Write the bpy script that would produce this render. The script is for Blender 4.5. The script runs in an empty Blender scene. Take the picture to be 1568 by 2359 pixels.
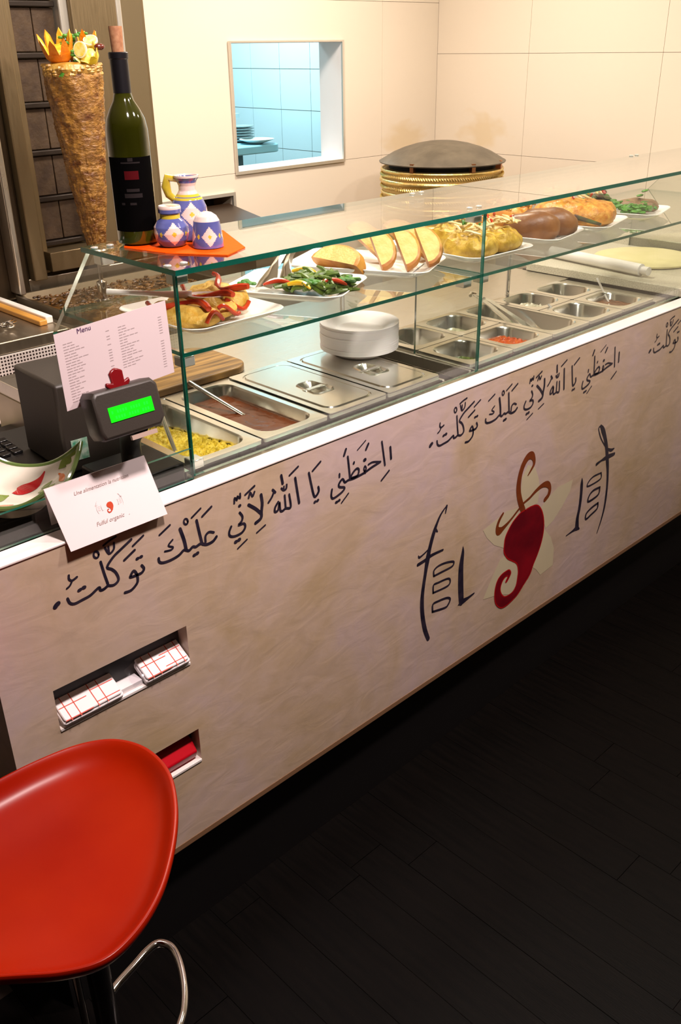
import bpy, math, random
from mathutils import Vector, Matrix, noise
R = random.Random(7)
PI = math.pi
SC = bpy.context.scene
COL = SC.collection

# ---------------------------------------------------------------- camera
cd = bpy.data.cameras.new('camera'); cam = bpy.data.objects.new('camera', cd); COL.objects.link(cam)
cd.sensor_fit = 'VERTICAL'; cd.sensor_height = 36.0; cd.lens = 32.2138
cr = Vector((0.71571619, -0.69824885, -0.01410271)); cu = Vector((0.32586582, 0.31602121, 0.89103426)); cb = Vector((-0.61770689, -0.64232324, 0.45371693))
m = Matrix((cr, cu, cb)).transposed().to_4x4(); m.translation = Vector((0, -1.2, 1.716))
cam.matrix_world = m
cd.clip_start = 0.05
SC.camera = cam

# ---------------------------------------------------------------- world, exposure, lamps
w = bpy.data.worlds.new('world'); SC.world = w; w.use_nodes = True
w.node_tree.nodes['Background'].inputs[0].default_value = (1.0, .82, .62, 1)
w.node_tree.nodes['Background'].inputs[1].default_value = 0.03
SC.view_settings.view_transform = 'Standard'; SC.view_settings.look = 'None'
SC.view_settings.exposure = 0.0; SC.view_settings.gamma = 1.0; SC.view_settings.use_curve_mapping = False

def area(name, loc, size, power, color, target=None, spread=PI, sy=None):
    l = bpy.data.lights.new(name, 'AREA'); l.energy = power; l.color = color; l.size = size
    l.spread = spread
    if sy: l.shape = 'RECTANGLE'; l.size_y = sy
    else: l.shape = 'DISK'
    o = bpy.data.objects.new(name, l); COL.objects.link(o); o.location = loc
    d = Vector(target or (loc[0], loc[1], 0)) - Vector(loc)
    o.rotation_euler = d.to_track_quat('-Z', 'Y').to_euler()
    return o
WARM = (1.0, .80, .58)
NEUT = (1.0, .88, .77)
PINK = (1.0, .84, .80)
area('ceiling_lamp', (0.75, -0.75, 2.52), .16, 18, PINK, (0.8, .0, .9), 2.2)
area('ceiling_lamp', (1.75, -0.75, 2.52), .16, 13.5, PINK, (1.6, .0, .9), 2.2)
area('ceiling_lamp', (2.75, -0.55, 2.52), .16, 8, NEUT, (2.6, .1, .9), 2.2)
area('ceiling_lamp', (2.55, 0.95, 2.52), .35, 31, NEUT)
area('ceiling_lamp', (1.45, 0.75, 2.52), .35, 27, NEUT)
area('kitchen_lamp', (2.9, 2.75, 2.45), .7, 42, (.62, .90, 1.0))

# traced painted lettering on the front panel: x, z, width in 0.1 mm
WORDS=[[[[5301,9342,74],[5264,9323,74],[5240,9298,74]],[[5553,9749,37],[5548,9679,37],[5596,9637,37],[5684,9664,37]],[[5596,9637,31],[5544,9566,31],[5484,9535,31]],[[5678,9413,53],[5714,9421,53]],[[5760,9430,61],[5783,9429,61]],[[5467,9354,45],[5493,9261,45],[5569,9212,45],[5710,9221,46],[5855,9238,46],[5978,9294,46],[6038,9312,46],[6051,9254,47],[6116,9248,47],[6194,9281,47]],[[6128,9758,43],[6159,9533,44],[6198,9309,44]],[[6194,9281,44],[6292,9245,45],[6377,9275,45],[6402,9340,45],[6367,9459,44],[6306,9544,44],[6230,9621,44],[6366,9755,44],[6524,9836,44],[6731,9936,44]],[[6115,9898,33],[6104,9872,33],[6085,9857,33],[6062,9859,33],[6041,9876,33],[6028,9903,32],[6027,9934,32],[6037,9959,32],[6056,9974,32],[6079,9972,32],[6100,9956,33],[6113,9928,33],[6115,9898,33]],[[6218,10024,35],[6339,10069,35],[6459,10094,36]],[[6240,9979,35],[6298,9840,36],[6393,9889,36],[6409,9998,36]],[[6298,9840,36],[6303,9968,35]],[[6744,9807,35],[6963,9919,36]]],[[[6552,9612,42],[6769,9720,42]],[[6788,9541,51],[6814,9544,51]],[[6861,9549,51],[6884,9550,51]],[[6862,9386,46],[6898,9310,46],[6852,9253,46],[6766,9244,46],[6638,9253,46],[6625,9274,46],[6696,9349,46],[6746,9268,46],[6754,9157,46],[6721,9080,46],[6604,9009,46],[6483,9016,46]]],[[[7272,9807,35],[7498,9914,36]],[[7519,9620,33],[7422,9544,33],[7511,9478,34],[7466,9442,34],[7340,9462,33]],[[7203,9381,47],[7210,9309,47],[7284,9263,47],[7444,9251,48],[7610,9276,48],[7732,9335,49],[7825,9282,49],[7913,9325,49],[7978,9299,49],[8082,9321,50],[8146,9279,50]],[[7690,9766,59],[7751,9513,60],[7771,9319,60]],[[8044,9800,51],[8079,9540,52],[8114,9308,53]],[[8114,9308,53],[8211,9253,53],[8350,9262,54],[8435,9324,54]],[[8384,9430,44],[8285,9476,44],[8203,9430,44],[8191,9309,44]],[[7864,9844,34],[7855,9820,34],[7838,9807,34],[7817,9807,34],[7797,9822,34],[7784,9847,34],[7782,9875,33],[7790,9899,33],[7807,9913,33],[7828,9912,34],[7848,9897,34],[7861,9873,34],[7864,9844,34]],[[7949,9888,34],[8151,9996,34]],[[8168,9830,40],[8382,9948,40]],[[7919,9145,58],[7945,9150,58]],[[7980,9157,59],[8006,9162,59]]],[[[8885,9832,39],[8902,9935,39],[8950,9871,39],[8965,9944,39],[9023,9885,39],[9030,9976,39]],[[8993,9739,54],[9011,9743,54]],[[8991,9605,46],[9046,9505,46],[9021,9419,46],[8944,9367,46],[9070,9352,46],[9091,9263,47],[9002,9184,46],[8838,9175,46],[8734,9223,46],[8724,9307,45],[8777,9399,45]],[[8846,9050,65],[8868,9054,65]],[[8923,9064,65],[8945,9068,65]],[[8887,8895,31],[9116,9001,31]]],[[[9508,9785,62],[9524,9604,63],[9493,9437,63],[9475,9314,63],[9340,9258,63]],[[9206,9686,58],[9361,9550,59],[9482,9409,60]],[[9353,9049,32],[9567,9132,32]],[[9142,9913,39],[9368,10015,40]],[[9217,9824,40],[9260,9919,39],[9308,9824,40],[9359,9900,40]]],[[[9797,9786,43],[9813,9749,43],[9798,9703,43],[9751,9636,43],[9673,9565,43]],[[9791,9788,51],[9848,9717,51]],[[9909,9497,45],[9829,9410,45],[9817,9319,46],[9899,9332,46],[9939,9476,46],[9953,9301,46],[10008,9271,46],[10085,9296,46],[10198,9266,47],[10215,9345,47],[10188,9556,46]],[[10075,9575,44],[10086,9306,44]],[[10013,10011,55],[10040,9837,55]],[[10004,9746,43],[10057,9691,43],[10120,9701,43],[10137,9778,43]],[[10057,9691,37],[10067,9766,37]],[[10215,9944,39],[10441,10056,39]],[[10355,9846,52],[10383,9637,53],[10431,9290,54]]],[[[10708,9834,49],[10757,9584,50],[10825,9301,50],[10891,9289,51],[10954,9365,51],[10944,9455,50]],[[10833,9157,55],[10854,9166,55]],[[10907,9163,55],[10928,9173,55]],[[10806,9844,41],[11021,9975,41]]],[[[11311,9273,47],[11287,9138,47],[11334,9066,48],[11473,9084,48],[11615,9135,48],[11658,9198,48],[11519,9257,48],[11506,9328,48],[11606,9405,48],[11674,9310,48],[11774,9326,48],[11916,9312,49],[12118,9323,49],[12264,9342,50],[12441,9386,50],[12604,9412,50],[12709,9430,51]],[[12709,9430,41],[12485,9496,40],[12352,9482,40]],[[12264,9320,38],[12220,9424,38],[12250,9482,37],[12286,9414,38],[12235,9352,38]],[[12235,9620,70],[12259,9623,70]],[[11760,9846,47],[11785,9653,48],[11817,9356,48]],[[11817,9356,48],[11917,9456,48],[12018,9501,49],[12075,9449,49],[12031,9341,49],[11859,9342,49]],[[11927,9641,48],[11937,9665,48]],[[11714,10022,51],[11656,9900,51]],[[12036,9902,25],[12273,10042,25]],[[12280,9837,49],[12352,9947,49]],[[11525,9541,45],[11523,9476,45]],[[11414,8948,55],[11449,8950,55]],[[11492,8960,53],[11516,8966,53]],[[11568,8882,32],[11769,9031,33]],[[12750,9871,45],[12798,9599,46],[12849,9311,46]],[[13009,9669,56],[13037,9400,56]],[[12743,8989,42],[12979,9143,42]]]]
LOGO_LEFT=[[[14963,7603,23],[14758,7445,46],[14627,7252,65],[14520,7032,92],[14396,6677,97],[14337,6417,117],[14280,6099,87],[14204,5640,88],[14183,5279,101],[14222,4884,103],[14325,4451,101],[14463,4109,86]],[[14964,7595,50],[14927,7418,27]],[[14562,7138,77],[14662,7030,27]],[[14349,6678,31],[14165,6612,35],[14038,6593,46],[14001,6652,19]],[[13998,6415,65],[14219,6430,66],[14429,6468,67],[14595,6472,55],[14886,6453,44]],[[14590,5858,40],[14582,6007,40],[14736,6070,40],[15007,6049,41],[15285,5970,41],[15328,5897,42],[15244,5839,42],[14871,5848,41],[14590,5858,40]],[[14588,5385,41],[14590,5599,41],[14761,5598,41],[15110,5559,42],[15216,5476,42],[15197,5370,42],[15048,5341,42],[14588,5385,41]],[[14590,4844,46],[14592,5053,46],[14790,5058,46],[15119,5004,47],[15252,4906,47],[15183,4782,47],[15058,4743,47],[14590,4844,46]],[[15660,6225,21],[15661,6039,84],[15623,5680,132],[15644,5194,152],[15687,4787,146],[15713,4598,134]],[[15583,4578,18],[15739,4606,111],[15977,4616,67],[16216,4648,36]]]
LOGO_RIGHT=[[[21565,7691,62],[21711,7522,125],[21885,7231,110],[22051,6855,108],[22159,6491,114],[22263,6121,89],[22340,5670,77],[22363,5229,78],[22343,4850,69],[22247,4477,51],[22103,4119,28]],[[21565,7691,41],[21467,7641,33],[21608,7361,33],[21795,7128,30],[21975,6944,34]],[[22081,6846,43],[22305,6736,74],[22462,6737,39]],[[21590,6523,73],[21833,6561,52],[22113,6572,109],[22519,6553,75]],[[21905,6155,39],[21929,5979,40],[21656,5935,39],[21236,5952,39],[21265,6084,38],[21496,6173,39],[21905,6155,39]],[[21933,5689,53],[21918,5488,54],[21704,5426,53],[21368,5426,53],[21388,5605,52],[21591,5704,53],[21933,5689,53]],[[21940,5179,54],[21935,4998,54],[21638,4914,54],[21367,4858,54],[21346,5039,53],[21593,5139,54],[21940,5179,54]],[[20887,6326,17],[20903,6157,93],[20936,5814,98],[20933,5395,99],[20884,5072,109],[20916,4750,146]],[[21042,4668,44],[20890,4743,110],[20676,4722,52],[20383,4697,26]]]
LOGO_STEM=[[[18123,6320,155],[17977,6586,158],[17861,6879,155],[17819,7143,158],[17854,7440,152],[17963,7690,161],[18132,7839,176],[18292,7829,173],[18406,7691,109],[18427,7540,85],[18317,7411,65],[18203,7304,35]],[[19104,6293,118],[19260,6391,119],[19282,6580,107],[19139,6737,149],[18898,6776,115],[18610,6704,88],[18362,6598,67],[18111,6538,61],[17871,6412,61],[17575,6244,66],[17277,6122,120],[17109,6102,200],[17018,6242,99],[17091,6425,88],[17229,6562,64]]]
LOGO_PETALS=[[[18510,7410],[18708,7052],[18806,6722],[18766,6304],[18202,6334],[17944,6850],[17949,7306],[18163,7605]],[[20412,6439],[20327,6109],[19992,5753],[19614,5460],[19281,5347],[18899,6081],[19209,6278],[19698,6459]],[[19210,5363],[19586,4965],[19798,4530],[19833,3967],[19567,3935],[19234,3897],[19001,4174],[18806,4327],[19072,4891]],[[16435,6382],[16756,6446],[17382,6569],[17927,6476],[17893,6233],[17409,5771],[17376,5502],[16945,5760],[16609,6105]],[[17251,5201],[17501,5231],[18077,4747],[18155,4115],[17850,3876],[17336,4107],[16627,4267],[16814,4588]]]
LOGO_BODY=[[18207,6300],[18466,6314],[18739,6259],[18931,6092],[19066,5866],[19152,5588],[19173,5263],[19112,4967],[18997,4690],[18829,4410],[18694,4140],[18447,3941],[18201,3743],[17944,3646],[17684,3599],[17451,3636],[17236,3829],[17140,4057],[17120,4340],[17191,4581],[17337,4698],[17525,4730],[17688,4718],[17783,4598],[17745,4500],[17629,4379],[17578,4401],[17660,4537],[17544,4564],[17424,4479],[17353,4305],[17398,4125],[17547,3947],[17749,3898],[17976,3937],[18090,4097],[18124,4360],[18118,4547],[18025,4769],[17825,4931],[17579,5111],[17408,5357],[17385,5563],[17407,5794],[17513,5968],[17682,6140],[17891,6255],[18045,6306]]
# ---------------------------------------------------------------- materials
MATS = {}
def nt(name):
    mt = bpy.data.materials.new(name); mt.use_nodes = True
    n = mt.node_tree; b = n.nodes['Principled BSDF']
    return mt, n, b
def mat(name, c, r=.5, metal=0., c2=None, sc=30., bump=0., bsc=None, spec=.5, coat=0., emit=None, es=1., det=4., stretch=None, sub=0., trans=0., thr=(.35, .65)):
    if name in MATS: return MATS[name]
    mt, n, b = nt(name)
    I = b.inputs
    I['Base Color'].default_value = (*c, 1); I['Roughness'].default_value = r; I['Metallic'].default_value = metal
    I['Specular IOR Level'].default_value = spec; I['Coat Weight'].default_value = coat; I['Coat Roughness'].default_value = .08
    if trans: I['Transmission Weight'].default_value = trans
    if sub: I['Subsurface Weight'].default_value = sub; I['Subsurface Radius'].default_value = (.006, .004, .002)
    if emit: I['Emission Color'].default_value = (*emit, 1); I['Emission Strength'].default_value = es
    tc = n.nodes.new('ShaderNodeTexCoord'); vec = tc.outputs['Object']
    if stretch:
        mp = n.nodes.new('ShaderNodeMapping'); mp.inputs['Scale'].default_value = stretch; n.links.new(vec, mp.inputs[0]); vec = mp.outputs[0]
    if c2:
        no = n.nodes.new('ShaderNodeTexNoise'); no.inputs['Scale'].default_value = sc; no.inputs['Detail'].default_value = det
        n.links.new(vec, no.inputs['Vector'])
        rp = n.nodes.new('ShaderNodeValToRGB'); rp.color_ramp.elements[0].position = thr[0]; rp.color_ramp.elements[1].position = thr[1]
        rp.color_ramp.elements[0].color = (*c, 1); rp.color_ramp.elements[1].color = (*c2, 1)
        n.links.new(no.outputs['Fac'], rp.inputs[0]); n.links.new(rp.outputs[0], b.inputs['Base Color'])
    if bump:
        n2 = n.nodes.new('ShaderNodeTexNoise'); n2.inputs['Scale'].default_value = bsc or sc; n2.inputs['Detail'].default_value = 3
        n.links.new(vec, n2.inputs['Vector'])
        bp = n.nodes.new('ShaderNodeBump'); bp.inputs['Strength'].default_value = bump; bp.inputs['Distance'].default_value = .004
        n.links.new(n2.outputs['Fac'], bp.inputs['Height']); n.links.new(bp.outputs[0], b.inputs['Normal'])
    MATS[name] = mt; return mt

def glass(name, tint, ior=1.5, rough=0., boost=1.0):
    mt = bpy.data.materials.new(name); mt.use_nodes = True; n = mt.node_tree; n.nodes.clear()
    o = n.nodes.new('ShaderNodeOutputMaterial'); mx = n.nodes.new('ShaderNodeMixShader')
    t = n.nodes.new('ShaderNodeBsdfTransparent'); t.inputs[0].default_value = (*tint, 1)
    g = n.nodes.new('ShaderNodeBsdfGlossy'); g.inputs['Roughness'].default_value = rough; g.inputs[0].default_value = (boost, boost, boost, 1)
    lw = n.nodes.new('ShaderNodeLayerWeight'); lw.inputs[0].default_value = .5
    pw = n.nodes.new('ShaderNodeMath'); pw.operation = 'POWER'; pw.inputs[1].default_value = 5; n.links.new(lw.outputs['Facing'], pw.inputs[0])
    f = n.nodes.new('ShaderNodeMath'); f.operation = 'MULTIPLY_ADD'; f.inputs[1].default_value = 1.3; f.inputs[2].default_value = .05; f.use_clamp = True; n.links.new(pw.outputs[0], f.inputs[0])
    n.links.new(f.outputs[0], mx.inputs[0]); n.links.new(t.outputs[0], mx.inputs[1]); n.links.new(g.outputs[0], mx.inputs[2]); n.links.new(mx.outputs[0], o.inputs[0])
    return mt

def plaster_mat():
    mt, n, b = nt('stucco')
    tc = n.nodes.new('ShaderNodeTexCoord')
    n1 = n.nodes.new('ShaderNodeTexNoise'); n1.inputs['Scale'].default_value = 2.6; n1.inputs['Detail'].default_value = 7; n1.inputs['Roughness'].default_value = .62; n1.inputs['Distortion'].default_value = .6
    n.links.new(tc.outputs['Object'], n1.inputs['Vector'])
    rp = n.nodes.new('ShaderNodeValToRGB'); e = rp.color_ramp.elements
    e[0].position = .33; e[0].color = (.54, .385, .22, 1); e[1].position = .66; e[1].color = (.64, .48, .455, 1)
    x = e.new(.5); x.color = (.63, .465, .35, 1)
    n.links.new(n1.outputs['Fac'], rp.inputs[0])
    n3 = n.nodes.new('ShaderNodeTexNoise'); n3.inputs['Scale'].default_value = 16; n3.inputs['Detail'].default_value = 6; n3.inputs['Distortion'].default_value = 1.5
    mp = n.nodes.new('ShaderNodeMapping'); mp.inputs['Rotation'].default_value = (0, .6, 0); mp.inputs['Scale'].default_value = (.6, 1, 1.5)
    n.links.new(tc.outputs['Object'], mp.inputs[0]); n.links.new(mp.outputs[0], n3.inputs['Vector'])
    mr = n.nodes.new('ShaderNodeMapRange'); mr.inputs[1].default_value = .3; mr.inputs[2].default_value = .75; mr.inputs[3].default_value = .92; mr.inputs[4].default_value = 1.07
    n.links.new(n3.outputs['Fac'], mr.inputs[0])
    mx = n.nodes.new('ShaderNodeMix'); mx.data_type = 'RGBA'; mx.blend_type = 'MULTIPLY'; mx.inputs[0].default_value = 1
    n.links.new(rp.outputs[0], mx.inputs[6]); n.links.new(mr.outputs[0], mx.inputs[7]); n.links.new(mx.outputs[2], b.inputs['Base Color'])
    b.inputs['Roughness'].default_value = .32; b.inputs['Coat Weight'].default_value = .35; b.inputs['Coat Roughness'].default_value = .12
    bp = n.nodes.new('ShaderNodeBump'); bp.inputs['Strength'].default_value = .22; bp.inputs['Distance'].default_value = .003
    n.links.new(n3.outputs['Fac'], bp.inputs['Height']); n.links.new(bp.outputs[0], b.inputs['Normal']); n.links.new(bp.outputs[0], b.inputs['Coat Normal'])
    return mt

def tile_mat():
    # cream wall tiles with the two grease stains above the round oven
    mt, n, b = nt('cream_tile')
    g = n.nodes.new('ShaderNodeTexCoord')
    base = None
    def ball(c, rad, col, prev):
        mp = n.nodes.new('ShaderNodeMapping'); mp.vector_type = 'TEXTURE'; mp.inputs['Location'].default_value = c; mp.inputs['Scale'].default_value = rad
        n.links.new(g.outputs['Object'], mp.inputs[0])
        no = n.nodes.new('ShaderNodeTexNoise'); no.inputs['Scale'].default_value = 1.3; n.links.new(mp.outputs[0], no.inputs['Vector'])
        ad = n.nodes.new('ShaderNodeMix'); ad.data_type = 'RGBA'; ad.blend_type = 'LINEAR_LIGHT'; ad.inputs[0].default_value = .9
        n.links.new(mp.outputs[0], ad.inputs[6]); n.links.new(no.outputs['Color'], ad.inputs[7])
        gr = n.nodes.new('ShaderNodeTexGradient'); gr.gradient_type = 'SPHERICAL'; n.links.new(ad.outputs[2], gr.inputs[0])
        rp = n.nodes.new('ShaderNodeMapRange'); rp.inputs[1].default_value = 0; rp.inputs[2].default_value = .6; rp.inputs[3].default_value = 0; rp.inputs[4].default_value = .36
        n.links.new(gr.outputs['Fac'], rp.inputs[0])
        mx = n.nodes.new('ShaderNodeMix'); mx.data_type = 'RGBA'; n.links.new(rp.outputs[0], mx.inputs[0]); n.links.new(prev, mx.inputs[6]); mx.inputs[7].default_value = (*col, 1)
        return mx.outputs[2]
    no = n.nodes.new('ShaderNodeTexNoise'); no.inputs['Scale'].default_value = 1.5; n.links.new(g.outputs['Object'], no.inputs['Vector'])
    rp = n.nodes.new('ShaderNodeValToRGB'); rp.color_ramp.elements[0].color = (.73, .63, .50, 1); rp.color_ramp.elements[1].color = (.78, .68, .55, 1)
    n.links.new(no.outputs['Fac'], rp.inputs[0])
    o = rp.outputs[0]
    o = ball((3.33, 1.8, 1.345), (.17, .3, .075), (.60, .40, .12), o)
    o = ball((3.54, 1.53, 1.36), (.3, .14, .09), (.62, .42, .14), o)
    n.links.new(o, b.inputs['Base Color']); b.inputs['Roughness'].default_value = .28; b.inputs['Specular IOR Level'].default_value = .35
    return mt

def steel_mat(name, c=(.62, .58, .50), r=.28, st=(1, 40, 1), bump=.05):
    if name in MATS: return MATS[name]
    mt, n, b = nt(name)
    tc = n.nodes.new('ShaderNodeTexCoord'); mp = n.nodes.new('ShaderNodeMapping'); mp.inputs['Scale'].default_value = st
    n.links.new(tc.outputs['Object'], mp.inputs[0])
    no = n.nodes.new('ShaderNodeTexNoise'); no.inputs['Scale'].default_value = 14; no.inputs['Detail'].default_value = 4; n.links.new(mp.outputs[0], no.inputs['Vector'])
    mr = n.nodes.new('ShaderNodeMapRange'); mr.inputs[3].default_value = r * .7; mr.inputs[4].default_value = r * 1.35; n.links.new(no.outputs['Fac'], mr.inputs[0]); n.links.new(mr.outputs[0], b.inputs['Roughness'])
    bp = n.nodes.new('ShaderNodeBump'); bp.inputs['Strength'].default_value = bump; bp.inputs['Distance'].default_value = .002; n.links.new(no.outputs['Fac'], bp.inputs['Height']); n.links.new(bp.outputs[0], b.inputs['Normal'])
    b.inputs['Base Color'].default_value = (*c, 1); b.inputs['Metallic'].default_value = 1
    MATS[name] = mt; return mt

def wood_mat():
    mt, n, b = nt('striped_wood')
    tc = n.nodes.new('ShaderNodeTexCoord'); mp = n.nodes.new('ShaderNodeMapping'); mp.inputs['Scale'].default_value = (2, 30, 4)
    n.links.new(tc.outputs['Object'], mp.inputs[0])
    no = n.nodes.new('ShaderNodeTexNoise'); no.inputs['Scale'].default_value = 2; no.inputs['Detail'].default_value = 5; n.links.new(mp.outputs[0], no.inputs['Vector'])
    rp = n.nodes.new('ShaderNodeValToRGB'); e = rp.color_ramp.elements; e[0].position = .35; e[0].color = (.10, .045, .012, 1); e[1].position = .62; e[1].color = (.46, .25, .07, 1)
    n.links.new(no.outputs['Fac'], rp.inputs[0]); n.links.new(rp.outputs[0], b.inputs['Base Color']); b.inputs['Roughness'].default_value = .38
    return mt

def dots_mat():
    # perforated sheet: rows of small dark holes
    mt, n, b = nt('perforated_steel')
    tc = n.nodes.new('ShaderNodeTexCoord'); sp = n.nodes.new('ShaderNodeSeparateXYZ'); n.links.new(tc.outputs['Object'], sp.inputs[0])
    def sq(out):
        a = n.nodes.new('ShaderNodeMath'); a.operation = 'MULTIPLY'; a.inputs[1].default_value = 2 * PI / .0095; n.links.new(out, a.inputs[0])
        s = n.nodes.new('ShaderNodeMath'); s.operation = 'COSINE'; n.links.new(a.outputs[0], s.inputs[0]); return s.outputs[0]
    ad = n.nodes.new('ShaderNodeMath'); ad.operation = 'ADD'; n.links.new(sq(sp.outputs[0]), ad.inputs[0]); n.links.new(sq(sp.outputs[2]), ad.inputs[1])
    gt = n.nodes.new('ShaderNodeMath'); gt.operation = 'GREATER_THAN'; gt.inputs[1].default_value = .55; n.links.new(ad.outputs[0], gt.inputs[0])
    mx = n.nodes.new('ShaderNodeMix'); mx.data_type = 'RGBA'; n.links.new(gt.outputs[0], mx.inputs[0]); mx.inputs[6].default_value = (.80, .72, .68, 1); mx.inputs[7].default_value = (.02, .008, .004, 1)
    n.links.new(mx.outputs[2], b.inputs['Base Color'])
    iv = n.nodes.new('ShaderNodeMath'); iv.operation = 'SUBTRACT'; iv.inputs[0].default_value = .25; n.links.new(gt.outputs[0], iv.inputs[1]); n.links.new(iv.outputs[0], b.inputs['Metallic'])
    b.inputs['Roughness'].default_value = .4
    return mt

PLASTER = plaster_mat(); TILE = tile_mat(); WOOD = wood_mat(); DOTS = dots_mat()
STEEL = steel_mat('brushed_steel', (.76, .72, .65), .30, (1, 60, 1), .0)
FRAMEM = mat('satin_frame', (.72, .68, .60), .30, .7)
STEELD = steel_mat('dull_steel', (.44, .38, .29), .36, (20, 1, 1), .01)
PANST = steel_mat('pan_steel', (.86, .84, .78), .21, (1, 1, 1), .02)
BURNST = steel_mat('burner_steel', (.27, .20, .11), .36, (30, 30, 1), .02)
BURNST.node_tree.nodes['Principled BSDF'].inputs['Metallic'].default_value = .8
CHROME = mat('chrome', (.82, .80, .78), .07, 1)
GLASS = glass('display_glass', (.955, .975, .955))
GLASSEDGE = mat('glass_edge', (.002, .105, .072), .12, spec=.8, trans=.35)
WHITE = mat('white_porcelain', (.83, .79, .76), .16, coat=.4)
FOAM = mat('white_foam', (.92, .86, .89), .42, sub=.1)
PAPER = mat('paper', (.66, .54, .55), .8, spec=.2)
LEDGE = mat('white_lacquer', (.92, .84, .80), .22, coat=.4)
BLACKP = mat('black_plastic', (.012, .010, .009), .42)
GREYP = mat('charcoal_plastic', (.036, .028, .022), .45, bump=.05, bsc=300)
PAINT = mat('blue_black_paint', (.012, .010, .022), .35, c2=(.035, .025, .04), sc=40)
BROWNPAINT = mat('brown_paint', (.22, .045, .008), .4, c2=(.17, .03, .006), sc=30)
REDPAINT = mat('crimson_paint', (.27, .004, .012), .35, c2=(.13, .002, .008), sc=9)
REDRIM = mat('bright_red_paint', (.45, .006, .008), .35)
CREAMPAINT = mat('cream_paint', (.66, .56, .36), .4, c2=(.62, .53, .36), sc=6)

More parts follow.
